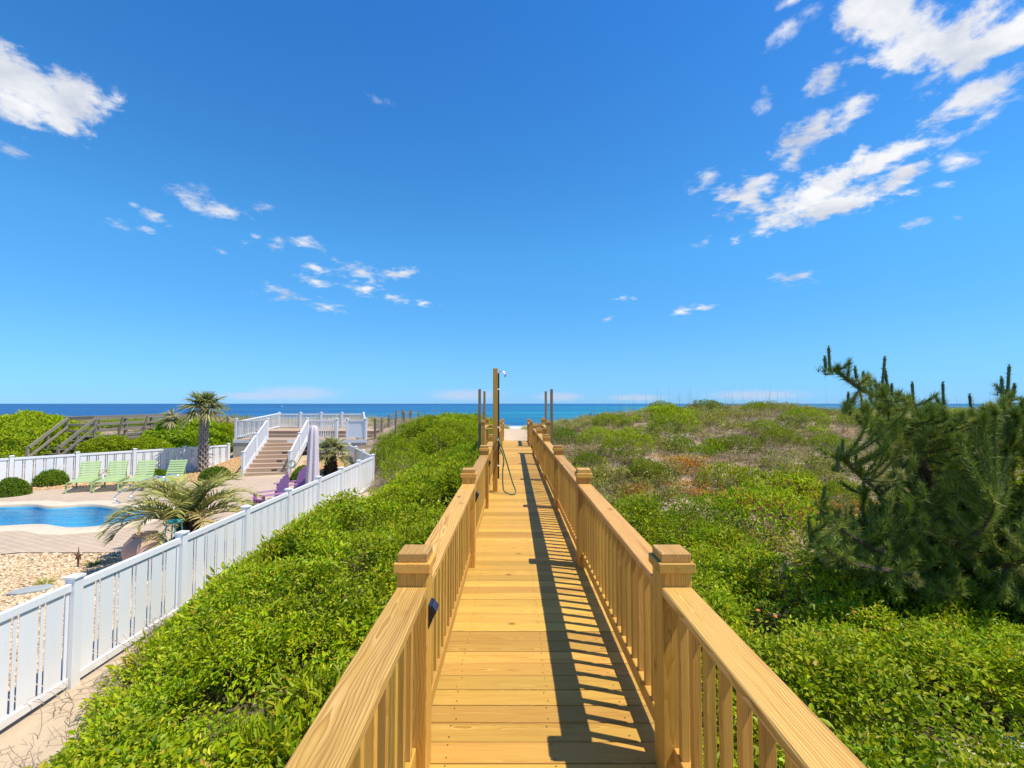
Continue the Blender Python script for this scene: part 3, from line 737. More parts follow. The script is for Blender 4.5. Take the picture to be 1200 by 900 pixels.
# gravel beds
GRAVEL = [(-5.86,10.44),(-11.0,10.44),(-12.55,9.85),(-13.55,8.15),(-13.15,3),(-5.55,3)]
GRAVEL_L = [(-12.62,20.0),(-14.2,19.85),(-16.4,19.05),(-19.6,17.1),(-20.4,16.9),(-14.7,23.5),(-14.6,24.52),(-12.5,24.52)]
GRAVEL_R = [(-9.7,20.0),(-6.6,19.6),(-5.72,18.6),(-8.3,23.8),(-8.4,24.52),(-10.6,24.52),(-10.2,21.3)]

# instancing of uncountable stuff from point clouds
def proto_collection(name, meshes):
    c = bpy.data.collections.new(name)
    for i, me in enumerate(meshes):
        o = bpy.data.objects.new('%s_%02d' % (name, i), me); c.objects.link(o)
    return c
def scatter(name, P, rot, scl, pick, coll, label, cat):
    P = np.asarray(P, np.float32)
    me = bpy.data.meshes.new(name); me.vertices.add(len(P)); me.vertices.foreach_set('co', P.ravel())
    for nm, typ, key, arr in (('rot', 'FLOAT_VECTOR', 'vector', rot), ('scl', 'FLOAT', 'value', scl), ('pick', 'INT', 'value', pick)):
        a = me.attributes.new(nm, typ, 'POINT'); arr = np.asarray(arr, np.int32 if typ == 'INT' else np.float32); a.data.foreach_set(key, arr.ravel())
    o = obj(name, me); tag(o, label, cat, kind='stuff')
    g = bpy.data.node_groups.new(name + '_spread', 'GeometryNodeTree')
    g.interface.new_socket('Geometry', in_out='INPUT', socket_type='NodeSocketGeometry'); g.interface.new_socket('Geometry', in_out='OUTPUT', socket_type='NodeSocketGeometry')
    N = g.nodes; Lk = g.links
    gi = N.new('NodeGroupInput'); go = N.new('NodeGroupOutput')
    ci = N.new('GeometryNodeCollectionInfo'); ci.inputs['Collection'].default_value = coll; ci.inputs['Separate Children'].default_value = True; ci.inputs['Reset Children'].default_value = True
    ip = N.new('GeometryNodeInstanceOnPoints'); ip.inputs['Pick Instance'].default_value = True
    def na(nm, t):
        q = N.new('GeometryNodeInputNamedAttribute'); q.data_type = t; q.inputs['Name'].default_value = nm; return q.outputs['Attribute']
    e2r = N.new('FunctionNodeEulerToRotation'); Lk.new(na('rot', 'FLOAT_VECTOR'), e2r.inputs[0])
    mp = N.new('GeometryNodeMeshToPoints'); Lk.new(gi.outputs[0], mp.inputs[0])
    Lk.new(mp.outputs[0], ip.inputs['Points']); Lk.new(ci.outputs[0], ip.inputs['Instance'])
    Lk.new(na('pick', 'INT'), ip.inputs['Instance Index']); Lk.new(e2r.outputs[0], ip.inputs['Rotation']); Lk.new(na('scl', 'FLOAT'), ip.inputs['Scale'])
    Lk.new(ip.outputs[0], go.inputs[0])
    md = o.modifiers.new('spread', 'NODES'); md.node_group = g
    return o

def pebble(seed, m):
    r = np.random.default_rng(seed); bm = bmesh.new(); bmesh.ops.create_icosphere(bm, subdivisions=1, radius=1.0)
    sx, sy, sz = 0.028 * r.uniform(0.8, 1.3), 0.02 * r.uniform(0.8, 1.3), 0.013
    V = np.array([v.co for v in bm.verts]) * r.uniform(0.8, 1.15, (len(bm.verts), 1)) * (sx, sy, sz)
    F = np.array([[v.index for v in f.verts] for f in bm.faces]); bm.free()
    return mesh_np('pebble', V, F, m, True)
def gravel_bed(name, poly, m, basem, dens, zoff, label):
    xs = [p[0] for p in poly]; ys = [p[1] for p in poly]
    area = (max(xs) - min(xs)) * (max(ys) - min(ys)); n = int(area * dens)
    P = rng.uniform((min(xs), min(ys)), (max(xs), max(ys)), (n, 2)); P = P[inside(P[:, 0], P[:, 1], poly)]
    keep = np.abs(P[:, 0] / np.maximum(P[:, 1], 0.5)) < 1.18; P = P[keep]
    z = ground_z(P[:, 0], P[:, 1]) + zoff + rng.uniform(0, 0.012, len(P)); n = len(P)
    c = proto_collection(name + '_stone', [pebble(i, m) for i in range(4)])
    rot = np.c_[rng.normal(0, 0.25, n), rng.normal(0, 0.25, n), rng.uniform(0, 6.28, n)]
    scatter(name, np.c_[P, z], rot, rng.uniform(0.7, 1.9, n), rng.integers(0, 4, n), c, label, 'gravel')
    # bed the stones lie on, following the ground
    gx = np.arange(min(xs), max(xs), 0.25); gy = np.arange(min(ys), max(ys), 0.25)
    X, Y = np.meshgrid(gx, gy); ins = inside(X + .125, Y + .125, poly)
    Z = ground_z(X, Y) + zoff; idx = np.arange(X.size).reshape(X.shape)
    F = np.stack([idx[:-1, :-1], idx[:-1, 1:], idx[1:, 1:], idx[1:, :-1]], -1)[ins[:-1, :-1]].reshape(-1, 4)
    tag(obj(name + '_bed', mesh_np(name + '_bed', np.c_[X.ravel(), Y.ravel(), Z.ravel()], F, basem, True)), label.replace('pebbles', 'bed under the pebbles'), 'gravel bed', kind='structure')
gravel_bed('gravel', GRAVEL, 'pebbles', 'gravel_base', 420, 0.012, 'pale tan pebbles inside the near white fence')
gravel_bed('orange_gravel', GRAVEL_L, 'pebbles_orange', 'gravel_base_orange', 160, 0.014, 'orange tan pebbles around the tall palm')
gravel_bed('stair_gravel', GRAVEL_R, 'pebbles_orange', 'gravel_base_orange', 160, 0.014, 'orange tan pebbles around the small fan palm')

def paver_border():
    root = bpy.data.objects.new('paver_border', None); link(root, None, (-5.6, 7, -1.6)); tag(root, 'brown paver edging along the inside of the near white fence', 'edging', kind='structure')
    for i in range(25):
        y = 3.55 + i * 0.278
        xf = np.interp(y, [p[1] for p in FENCE_NEAR], [p[0] for p in FENCE_NEAR])
        for k in range(2):
            o = part_box('paver', root, (xf - 0.20 - k * 0.272 + 5.6, y - 7 + (0.13 if k else 0), -0.004 + rng.uniform(-.004, .004)), (0.262, 0.268, 0.06), 'paver_concrete', (0, 0, 0.03 + rng.normal(0, .006)), 0.008)
paver_border()

# ------------------------------------------------------------------ the new wooden boardwalk
XL, XR = -0.393, 0.688           # inner faces of the posts
PW, BAY, P0 = 0.14, 2.75, 2.25
RAIL_Z = 0.874
def make_boardwalk():
    bw = thing('boardwalk', 'new golden pine boardwalk with railings leading over the dune to the beach', 'boardwalk', (0.148, 0, -1.5))
    O = Vector((0.148, 0, -1.5))
    def l(x, y, z): return Vector((x, y, z)) - O
    w0, w1 = XL - PW - 0.03, XR + PW + 0.03
    END = 21.66; pitch = 0.1434
    ys = []; y = -1.0
    while y < END - 0.05: ys.append(y + pitch / 2); y += pitch
    nails = MB()
    for y in ys:
        wide = 15.95 < y < 18.85
        a, b = (-1.08, 1.30) if wide else (w0, w1)
        p = part_box('plank', bw, l((a + b) / 2 + rng.normal(0, .002), y, -0.019 + rng.normal(0, .0012)), (b - a, 0.1365, 0.038), 'pine_wood', (0, rng.normal(0, .0006), rng.normal(0, .0015)), 0.004)
        if y < 9:
            for x in (XL + 0.07, 0.20, XR - 0.07):
                for dy in (-0.042, 0.042):
                    c = l(x + rng.normal(0, .006), y + dy + rng.normal(0, .005), 0.0022); rr = 0.0042
                    nails.add([(c.x + rr * math.cos(q * math.pi / 3), c.y + rr * math.sin(q * math.pi / 3), c.z) for q in range(6)], [list(range(6))])
    tag(obj('nail_heads', nails.mesh('nail_heads', 'nail_steel'), bw), kind='stuff')
    # rim joists
    for x in (w0 + 0.05, 0.148, w1 - 0.05):
        stick('joist', bw, l(x, -1, -0.135), l(x, END - 0.02, -0.135), 0.038, 0.19, 'pine_wood')
    def post(x, y, top=0.94, cap=True):
        g = gz(x, y) - 0.35
        p = stick('post', bw, l(x, y, g), l(x, y, top), PW, PW, 'pine_wood', 0.004)
        if cap:
            # children in the post's own axes: its length runs along local x
            h = (top - g) / 2
            e = (0, math.pi / 2, 0)
            cb = obj('cap_collar', box_mesh(0.170, 0.170, 0.046, 'pine_wood', 0.004), p, (h + 0.022, 0, 0), e)
            ct = obj('cap_block', box_mesh(0.140, 0.140, 0.042, 'rail_wood', 0.004), p, (h + 0.066, 0, 0), e)
        return p
    def rails(a, b, nb=19, top=RAIL_Z, skip=None):
        """a bay between two post faces"""
        a = Vector(a); b = Vector(b); d = (b - a).normalized()
        stick('top_rail', bw, l(a.x, a.y, top - 0.019), l(b.x, b.y, top - 0.019), 0.142, 0.038, 'rail_wood', 0.005)
        stick('bottom_rail', bw, l(a.x, a.y, 0.1135), l(b.x, b.y, 0.1135), 0.05, 0.087, 'pine_wood', 0.004)
        zb, zt = 0.157, top - 0.038
        for i in range(nb):
            q = a + (b - a) * ((i + 0.5) / nb)
            if skip is not None and q.y < skip: continue
            obj('baluster', box_mesh(zt - zb, 0.036, 0.036, 'pine_wood', 0.002), bw, l(q.x, q.y, (zb + zt) / 2), Euler((0, -math.pi / 2, math.atan2(d.y, d.x))))
    cl, cr = XL - PW / 2, XR + PW / 2
    PY = [P0 + BAY * i for i in range(8)]
    lights = []
    for i, y in enumerate(PY):
        for x in (cl, cr): post(x, y)
    hp = PW / 2
    for x in (cl, cr):
        rails((x, -0.5 + hp, 0), (x, PY[0] - hp, 0), skip=0.75)
        for i in range(7):
            if i == 5: continue
            rails((x, PY[i] + hp, 0), (x, PY[i + 1] - hp, 0), nb=19 if i < 4 else 15)
    # wider lookout near the end, with four tall poles
    for sx, xo, xi in ((-1, -1.01, cl), (1, 1.23, cr)):
        for y in (PY[5], PY[6]):
            post(xo, y, 1.06)
            rails((xi + sx * hp, y, 0), (xo - sx * hp, y, 0), nb=3)
            stick('tall_pole', bw, l(xo + sx * 0.118, y, gz(xo, y) - 0.2), l(xo + sx * 0.118, y, 2.22), 0.09, 0.09, 'pole_wood', 0.004)
        rails((xo, PY[5] + hp, 0), (xo, PY[6] - hp, 0), nb=15)
    # two steps down to the sand
    for k in range(2):
        y = END + 0.15 + 0.29 * k; z = -0.16 * (k + 1)
        part_box('step_tread', bw, l(0.148, y, z - 0.019), (1.18, 0.28, 0.038), 'pine_wood')
    for x in (XL + 0.05, XR - 0.05): stick('stair_stringer', bw, l(x, END + 0.02, -0.22), l(x, END + 0.62, -0.52), 0.038, 0.18, 'pine_wood')
    # solar step lights on the left posts
    for i, y in enumerate(PY[:5]):
        b = MB(); x = XL
        prof = [(0, -0.05), (0.004, -0.05), (0.03, 0.012), (0.036, 0.018), (0.012, 0.05), (0, 0.055)]
        V = [(px, s_ * 0.045, pz) for s_ in (-1, 1) for px, pz in prof]; n = len(prof)
        F = [[k, (k + 1) % n, n + (k + 1) % n, n + k] for k in range(n)] + [list(range(n))[::-1], list(range(n, 2 * n))]
        b.add(V, F)
        o = obj('solar_light', b.mesh('solar_light', 'black_plastic'), bw, l(x + 0.001, y, 0.725)); o['label'] = 'small black solar light on the inner face of a post'
        g = MB(); g.box((0.026, 0, 0.036), (0.034, 0.076, 0.003), (0, R(53), 0)); obj('solar_panel', g.mesh('solar_panel', 'solar_glass'), o)
make_boardwalk()

def make_shower():
    X, Y = XL + 0.055, 9.2
    t = thing('outdoor_shower', 'tall wooden post shower with chrome head standing on the boardwalk', 'shower', (X, Y, 0))
    stick('post', t, (0, 0, 0.0), (0, 0, 2.42), 0.092, 0.092, 'pine_wood', 0.004)
    p = MB(); p.tube([(0.064, -0.01, 0.25), (0.064, -0.01, 2.32)], 0.016, 10); obj('supply_pipe', p.mesh('supply_pipe', 'black_pipe', True), t)
    for z in (0.5, 1.25, 2.0):
        s_ = MB(); s_.box((0.066, -0.012, z), (0.05, 0.05, 0.03), None, 0.006); obj('pipe_clip', s_.mesh('pipe_clip', 'white_vinyl'), t)
    a = MB(); a.tube(smooth_curve([(0.064, -0.01, 2.30), (0.075, -0.01, 2.345), (0.12, -0.01, 2.36), (0.17, -0.01, 2.345), (0.205, -0.01, 2.305)], 5), 0.012, 10); arm = obj('shower_arm', a.mesh('shower_arm', 'chrome', True), t)
    h = MB(); h.lathe([(0.013, 0.06), (0.02, 0.035), (0.042, 0.012), (0.048, 0.0), (0.046, -0.006)], n=20); me = h.mesh('shower_head', 'chrome', True)
    obj('shower_head', me, t, (0.215, -0.01, 2.265), (0, R(-38), 0))
    v = MB(); v.lathe([(0.02, 0), (0.026, 0.01), (0.026, 0.03), (0.012, 0.04)], n=14); obj('valve', v.mesh('valve', 'chrome', True), t, (0.05, -0.05, 1.02), (R(90), 0, 0))
    hose = thing('garden_hose', 'dark green hose looped from the shower post down to the deck', 'hose', (X, Y, 0))
    pts = [(0.02, -0.075, 1.03), (0.06, -0.10, 1.02), (0.14, -0.16, 0.86), (0.24, -0.22, 0.55), (0.34, -0.28, 0.22), (0.40, -0.34, 0.06), (0.36, -0.40, 0.022), (0.26, -0.40, 0.03), (0.17, -0.34, 0.10), (0.15, -0.24, 0.40), (0.17, -0.14, 0.62), (0.13, -0.08, 0.78), (0.075, -0.06, 0.86)]
    b = MB(); b.tube(smooth_curve(pts, 8), 0.0125, 10); obj('hose_line', b.mesh('hose_line', 'green_hose', True), hose)
    n = MB(); n.tube([(0.07, -0.06, 0.84), (0.08, -0.065, 0.93)], [0.016, 0.02], 10); obj('nozzle', n.mesh('nozzle', 'black_plastic', True), hose)
make_shower()

# ------------------------------------------------------------------ white vinyl fences
FZ0, FZ1 = -1.6, -0.36
def vinyl_fence(name, pts, label, cat='fence', skip_posts=(), zs=None):
    a0 = Vector((pts[0][0], pts[0][1], FZ0)); t = thing(name, label, cat, a0)
    H = FZ1 - FZ0
    for i, p in enumerate(pts):
        if i in skip_posts: continue
        q = Vector((p[0], p[1], 0)) - Vector((a0.x, a0.y, 0))
        nx = pts[min(i + 1, len(pts) - 1)]; pv = pts[max(i - 1, 0)]; ang = math.atan2(nx[1] - pv[1], nx[0] - pv[0])
        po = part_box('post', t, (q.x, q.y, H / 2 - 0.1), (0.118, 0.118, H + 0.24), 'white_vinyl', (0, 0, ang), 0.004)
        c = MB(); c.box((0, 0, 0), (0.148, 0.148, 0.03), None, 0.004)
        c.add([(-.07, -.07, .015), (.07, -.07, .015), (.07, .07, .015), (-.07, .07, .015), (0, 0, .035)], [[0, 1, 4], [1, 2, 4], [2, 3, 4], [3, 0, 4]])
        if 'vinyl_cap' not in globals(): globals()['vinyl_cap'] = c.mesh('post_cap', 'white_vinyl')
        obj('post_cap', vinyl_cap, po, (0, 0, (H + 0.24) / 2 + 0.014))
    for i in range(len(pts) - 1):
        a = Vector((pts[i][0], pts[i][1], 0)) - Vector((a0.x, a0.y, 0)); b = Vector((pts[i + 1][0], pts[i + 1][1], 0)) - Vector((a0.x, a0.y, 0))
        d = (b - a); Ln = d.length; d.normalize(); ang = math.atan2(d.y, d.x)
        s0 = a + d * 0.062; s1 = b - d * 0.062; span = Ln - 0.124; mid = (s0 + s1) / 2
        part_box('top_rail', t, (mid.x, mid.y, H - 0.075), (span, 0.055, 0.09), 'white_vinyl', (0, 0, ang), 0.005)
        part_box('bottom_rail', t, (mid.x, mid.y, 0.085), (span, 0.055, 0.09), 'white_vinyl', (0, 0, ang), 0.005)
        n = 6; pt = span / n; zc = (0.13 + H - 0.12) / 2; hh = H - 0.25
        for k in range(n):
            u = s0 + d * (pt * (k + 0.5) - 0.028)
            part_box('wide_picket', t, (u.x, u.y, zc), (pt * 0.705, 0.010, hh), 'white_vinyl', (0, 0, ang), 0.003)
            u = s0 + d * (pt * (k + 1) - 0.026)
            if k < n - 1 or True: part_box('narrow_picket', t, (u.x, u.y, zc), (0.040, 0.012, hh), 'white_vinyl', (0, 0, ang), 0.003)
    return t
vinyl_fence('picket_fence', FENCE_NEAR, 'white vinyl fence beside the green vines, running towards the stairs')
vinyl_fence('picket_fence', FENCE_BACK, 'short white vinyl fence beyond the fence corner near the small palm', skip_posts=(0,))
vinyl_fence('picket_fence', FENCE_FAR, 'white vinyl fence behind the lime loungers and tall palm')

# ------------------------------------------------------------------ white raised deck with stairs
def make_white_deck():
    Y0, ZD = 24.55, -0.17
    t = thing('stair_deck', 'raised deck with white railings and brown stairs behind the pool', 'deck', (-11.5, Y0, -1.6))
    O = Vector((-11.5, Y0, -1.6))
    def l(x, y, z): return Vector((x, y, z)) - O
    X0, X1, Y1 = -14.7, -7.7, 29.2
    # stucco base
    part_box('base_wall', t, l(-13.55, Y0 + 0.1, -0.93), (2.3, 0.2, 1.36), 'stucco', None, 0.004)
    part_box('base_wall', t, l(-9.1, Y0 + 0.1, -0.93), (2.8, 0.2, 1.36), 'stucco', None, 0.004)
    part_box('base_wall', t, l(X0 + 0.1, (Y0 + Y1) / 2 + 0.1, -0.93), (0.2, Y1 - Y0 - 0.2, 1.36), 'stucco', None, 0.004)
    part_box('base_wall', t, l(X1 - 0.1, (Y0 + Y1) / 2 + 0.1, -0.93), (0.2, Y1 - Y0 - 0.2, 1.36), 'stucco', None, 0.004)
    part_box('fascia_board', t, l((X0 + X1) / 2, Y0 - 0.015, ZD - 0.09), (X1 - X0 + 0.04, 0.03, 0.16), 'white_vinyl')
    y = Y0 + 0.07; mesh_y = 26.2
    while y < mesh_y - 0.02:
        part_box('deck_board', t, l((X0 + X1) / 2, y, ZD - 0.0125), (X1 - X0, 0.136, 0.025), 'composite_wood'); y += 0.142
    for k in range(2):
        part_box('riser', t, l((X0 + X1) / 2, mesh_y + 0.34 * k, ZD + 0.085 + 0.17 * k), (X1 - X0 - 0.2, 0.02, 0.165), 'composite_wood')
    y = mesh_y + 0.085
    while y < Y1:
        z = ZD + (0.17 if y < mesh_y + 0.34 else 0.34)
        part_box('deck_board', t, l((X0 + X1) / 2, y, z - 0.0125), (X1 - X0 - 0.2, 0.136, 0.025), 'composite_wood'); y += 0.142
    def post(x, y, z, h=1.08):
        p = part_box('railing_post', t, l(x, y, z + h / 2), (0.11, 0.11, h), 'white_vinyl', None, 0.004)
        obj('post_cap', vinyl_cap, p, (0, 0, h / 2 + 0.014)); return p
    def rail(a, b, za, zb, nb, h=0.98):
        a = Vector(a); b = Vector(b); d = (b - a).normalized(); A = l(a.x, a.y, za); B = l(b.x, b.y, zb)
        up = Vector((0, 0, 1)); k = Vector((d.x, d.y, 0)) * 0.056
        A = A + k; B = B - k
        stick('handrail', t, A + up * h, B + up * h, 0.07, 0.06, 'white_vinyl', 0.006)
        stick('lower_rail', t, A + up * 0.12, B + up * 0.12, 0.05, 0.06, 'white_vinyl', 0.005)
        for i in range(nb):
            f = (i + 0.5) / nb; q = A + (B - A) * f; hh = h - 0.18
            part_box('baluster', t, q + up * (0.15 + hh / 2), (0.034, 0.034, hh), 'white_vinyl', (0, 0, math.atan2(d.y, d.x)), 0.002)
    # stairs: foot (-11.24, 21.35), rising to the deck, turned a little to the left
    foot = Vector((-11.24, 21.35)); head = Vector((-11.86, Y0 - 0.02)); dv = (head - foot); run = dv.length; dv.normalize(); sd = Vector((dv.y, -dv.x)); ang = math.atan2(sd.y, sd.x)
    n = 9; hw = 0.96; rise = (ZD + 1.6) / n; tr = run / (n - 1)
    for i in range(n):
        c = foot + dv * (tr * i); z = -1.6 + rise * (i + 1)
        part_box('riser', t, l(c.x, c.y, z - rise / 2 - 0.012), (2 * hw, 0.02, rise - 0.024), 'composite_wood', (0, 0, ang))
        if i % 2 == 1 and i < 7:
            q = c - dv * 0.014 + sd * (0.22)
            o = part_box('step_light', t, l(q.x, q.y, z - rise / 2 - 0.01), (0.24, 0.012, 0.075), 'step_light', (0, 0, ang))
        if i < n - 1:
            for k in range(2):
                q = foot + dv * (tr * (i + 0.25 + 0.5 * k) - 0.015)
                part_box('tread', t, l(q.x, q.y, z - 0.013 + 0.0), (2 * hw, tr * 0.49, 0.026), 'composite_wood', (0, 0, ang))
    for sg in (-1, 1):
        a = foot + sd * (sg * (hw + 0.03)); b = head + sd * (sg * (hw + 0.03))
        stick('skirt_board', t, l(a.x, a.y, -1.6 + 0.12), l(b.x, b.y, ZD - 0.09), 0.03, 0.30, 'white_vinyl')
        m = (a + b) / 2
        post(a.x, a.y, -1.6, 1.12); post(m.x, m.y, (-1.6 + ZD) / 2 + 0.04, 1.10); post(b.x, b.y, ZD, 1.1)
        rail(a, m, -1.6 + 0.13, (-1.6 + ZD) / 2 + 0.1, 13, 0.95); rail(m, b, (-1.6 + ZD) / 2 + 0.1, ZD + 0.06, 13, 0.95)
    bl = head - sd * (hw + 0.03); br = head + sd * (hw + 0.03)
    # deck railings
    post(X0 + 0.06, Y0 + 0.1, ZD); rail((X0 + 0.06, Y0 + 0.1), (bl.x, bl.y + 0.05), ZD, ZD, 15)
    post(-9.3, Y0 + 0.1, ZD); post(-8.75, Y0 + 0.1, ZD); rail((br.x, br.y + 0.05), (-9.3, Y0 + 0.1), ZD, ZD, 12); 
    post(X1 - 0.06, Y0 + 0.1, ZD); ZU = ZD + 0.34
    obj('privacy_panel', box_mesh(0.86, 0.03, 0.86, 'white_vinyl'), t, l(-8.25, Y0 + 0.1, ZD + 0.52)); stick('handrail', t, l(-8.7, Y0 + 0.1, ZD + 0.98), l(X1 - 0.1, Y0 + 0.1, ZD + 0.98), 0.07, 0.06, 'white_vinyl')
    xs = [X0 + 0.06, -13.3, -12.0, -10.7, -9.35]
    for i, x in enumerate(xs): post(x, Y1, ZU, 0.98)
    for i in range(4): rail((xs[i], Y1), (xs[i + 1], Y1), ZU, ZU, 14, 0.88)
    rail((X0 + 0.06, Y0 + 0.1), (X0 + 0.06, Y1), ZD, ZU, 30, 0.93); rail((X1 - 0.06, Y0 + 0.1), (-9.35, Y1), ZD, ZU, 26, 0.93)
    # coiled hose on the foot of the stair
    a = foot + sd * (hw + 0.14) - dv * 0.02
    h = thing('coiled_hose', 'pale green hose coil hung at the foot of the white stair rail', 'hose', (a.x, a.y, -1.05))
    b = MB()
    for k in range(4):
        rr = 0.13 + 0.022 * k; b.tube([(rr * math.cos(q * math.pi / 10), 0.02 * (k % 2) - 0.05, rr * math.sin(q * math.pi / 10)) for q in range(21)], 0.016, 8)
    obj('coil', b.mesh('coil', 'pale_hose', True), h); br_ = MB(); br_.box((0, 0.0, 0.13), (0.06, 0.12, 0.05), None, 0.006); obj('bracket', br_.mesh('bracket', 'white_vinyl'), h)
make_white_deck()

# ------------------------------------------------------------------ weathered grey walkway beyond the far fence
def make_gray_walk():
    t = thing('weathered_walkway', 'weathered grey wooden walkway with stairs and bench behind the far fence', 'walkway', (-22.2, 24, -1.3))
    O = Vector((-22.2, 24, -1.3)); G = 'gray_wood'
    def l(x, y, z): return Vector((x, y, z)) - O
    XA, XB, YA, YB, ZW = -23.0, -21.55, 24.0, 31.5, 0.0
    y = YA + 0.07
    while y < YB: part_box('plank', t, l((XA + XB) / 2, y, ZW - 0.02), (XB - XA + 0.1, 0.135, 0.04), G); y += 0.145
    for x in (XA, XB): stick('beam', t, l(x, YA, ZW - 0.15), l(x, YB, ZW - 0.15), 0.05, 0.22, G)
    # stairs down towards the pool
    n = 7; rise = 0.19; tr = 0.27
    for i in range(n): part_box('tread', t, l((XA + XB) / 2, YA - tr * (i + 0.5), ZW - rise * (i + 1)), (XB - XA, 0.27, 0.045), G)
    yb = YA - tr * n; zb = ZW - rise * n
    for x in (XA, XB):
        stick('stringer', t, l(x, YA, ZW - 0.16), l(x, yb, zb - 0.10), 0.05, 0.24, G)
        for yy, zz in ((YA, ZW), ((YA + yb) / 2, (ZW + zb) / 2), (yb, zb)):
            g = min(gz(x, yy), zz) - 0.3
            stick('post', t, l(x, yy, g), l(x, yy, zz + 1.03), 0.10, 0.10, G)
        for h, w in ((0.98, 0.15), (0.52, 0.12)):
            stick('stair_rail', t, l(x + 0.07, YA, ZW + h), l(x + 0.07, yb, zb + h), 0.045, w, G)
    # deck posts and three level rails on either side
    for x in (XA, XB):
        yy = YA + 1.9
        while yy < YB + 0.1:
            stick('post', t, l(x, yy, gz(x, yy) - 0.3), l(x, yy, ZW + 1.0), 0.10, 0.10, G); yy += 1.85
        for h, w in ((0.95, 0.11), (0.62, 0.10), (0.3, 0.10)):
            stick('side_rail', t, l(x + 0.075 * (1 if x == XB else -1), YA, ZW + h), l(x + 0.075 * (1 if x == XB else -1), YB, ZW + h), 0.04, w, G)
        stick('cap_rail', t, l(x, YA, ZW + 1.03), l(x, YB, ZW + 1.03), 0.14, 0.04, G)
    stick('side_rail', t, l(XA, YA + 0.06, ZW + 0.95), l(XB, YA + 0.06, ZW + 0.95), 0.04, 0.11, G)
    stick('side_rail', t, l(XA, YA + 0.06, ZW + 0.62), l(XB, YA + 0.06, ZW + 0.62), 0.04, 0.11, G)
    stick('side_rail', t, l(XA, YA + 0.06, ZW + 0.3), l(XB, YA + 0.06, ZW + 0.3), 0.04, 0.11, G)
    # leaning bench backs on the outside
    for yy in (25.3, 27.0, 28.7, 30.2):
        stick('bench_support', t, l(XB + 0.06, yy, ZW - 0.35), l(XB + 0.34, yy, ZW + 1.0), 0.12, 0.045, G)
    for h in (0.42,): stick('bench_seat', t, l(XB - 0.12, YA + 1.0, ZW + h), l(XB - 0.12, YB - 0.3, ZW + h), 0.3, 0.04, G)
make_gray_walk()

def make_rope_fences():
    t = thing('beach_access_fence', 'row of weathered posts and rails down to the beach beside the white deck', 'fence', (-7.7, 26, 0))
    for X in (-7.55, -6.75):
        ys = [25.6, 26.9, 28.4, 30.2, 32.0, 34.2] if X < -7 else [29.0, 31.0, 33.4]
        prev = None
        for y in ys:
            g = gz(X, y); top = max(g + 0.75, 0.9)
            stick('post', t, (X + 7.7, y - 26, g - 0.3), (X + 7.7, y - 26, top), 0.11, 0.11, 'gray_wood')
            c = Vector((X + 7.7, y - 26, top - 0.12))
            if prev is not None: stick('rail', t, prev, c, 0.03, 0.05, 'gray_wood')
            prev = c
    c = at(266, 498, 27.5)
    r = thing('rope_post', 'pale post with sagging ropes left of the white deck', 'post', (c.x, c.y, gz(c.x, c.y)))
    z0 = r.location.z; top = at(266, 487.5, 27.5).z - z0
    stick('post', r, (0, 0, -0.2), (0, 0, top), 0.10, 0.10, 'gray_wood')
    for ex, ez in ((-1.5, -0.7), (1.1, -0.6)):
        b = MB(); b.tube(smooth_curve([(0, 0, top - 0.05), (ex * 0.5, 0.1, top - 0.05 + ez * 0.62), (ex, 0.2, top - 0.05 + ez)], 6), 0.03, 6); obj('rope', b.mesh('rope', 'rope_fibre', True), r)
    c = at(463, 499, 24); g = gz(c.x, c.y)
    s_ = thing('marker_stake', 'short pale wooden stake standing in the shrubs by the beach posts', 'stake', (c.x, c.y, g)); stick('stake', s_, (0, 0, -0.1), (0, 0, at(463, 493, 24).z - g), 0.08, 0.08, 'gray_wood')
    tp = MB(); tp.box((0, 0, at(463, 493, 24).z - g + 0.01), (0.1, 0.1, 0.02), None, 0.004); obj('cap', tp.mesh('cap', 'gray_wood'), s_)
make_rope_fences()

# ------------------------------------------------------------------ pool furniture
def make_lounger():
    t = thing('sun_lounger', 'x', 'lounger'); M = 'lime_plastic'
    # local: foot at -y, head at +y
    Wd, Ls, hs = 0.66, 1.22, 0.36
    for sx in (-1, 1):
        stick('side_rail', t, (sx * Wd / 2, -Ls, hs - 0.03), (sx * Wd / 2, 0.42, hs - 0.03), 0.045, 0.10, M, 0.008)
        for y in (-Ls + 0.08, 0.12): stick('leg', t, (sx * (Wd / 2 + 0.028), y, 0), (sx * (Wd / 2 + 0.028), y + 0.02, hs), 0.045, 0.085, M, 0.008)
        e = Vector((0, math.cos(R(55)), math.sin(R(55))))
        stick('back_rail', t, (sx * (Wd / 2 - 0.05), 0.0, hs), Vector((sx * (Wd / 2 - 0.05), 0, hs)) + e * 0.78, 0.04, 0.06, M, 0.006)
        stick('prop', t, (sx * (Wd / 2 - 0.06), 0.36, hs - 0.04), Vector((sx * (Wd / 2 - 0.06), 0, hs)) + e * 0.45, 0.03, 0.04, M, 0.004)
    n = 11
    for i in range(n): part_box('seat_slat', t, (0, -Ls + 0.05 + i * (Ls / n), hs + 0.028), (Wd - 0.02, Ls / n - 0.022, 0.022), M, None, 0.005)
    n = 7; u = R(55)
    for i in range(n):
        d = 0.06 + i * 0.108
        part_box('back_slat', t, (0, d * math.cos(u) - 0.03, hs + d * math.sin(u) + 0.022), (Wd - 0.06, 0.084, 0.02), M, (u, 0, 0), 0.005)
    return t
ls = [(91, 576.5, 'lime green slatted lounger nearest the gray stairs, first of the row'), (123, 575.8, 'lime green slatted lounger second from the gray stairs'), (155, 575.3, 'lime green slatted lounger third from the gray stairs, beside a round bush'), (186, 574.8, 'lime green slatted lounger behind the pool handrail, nearest the tall palm')]
proto = make_lounger()
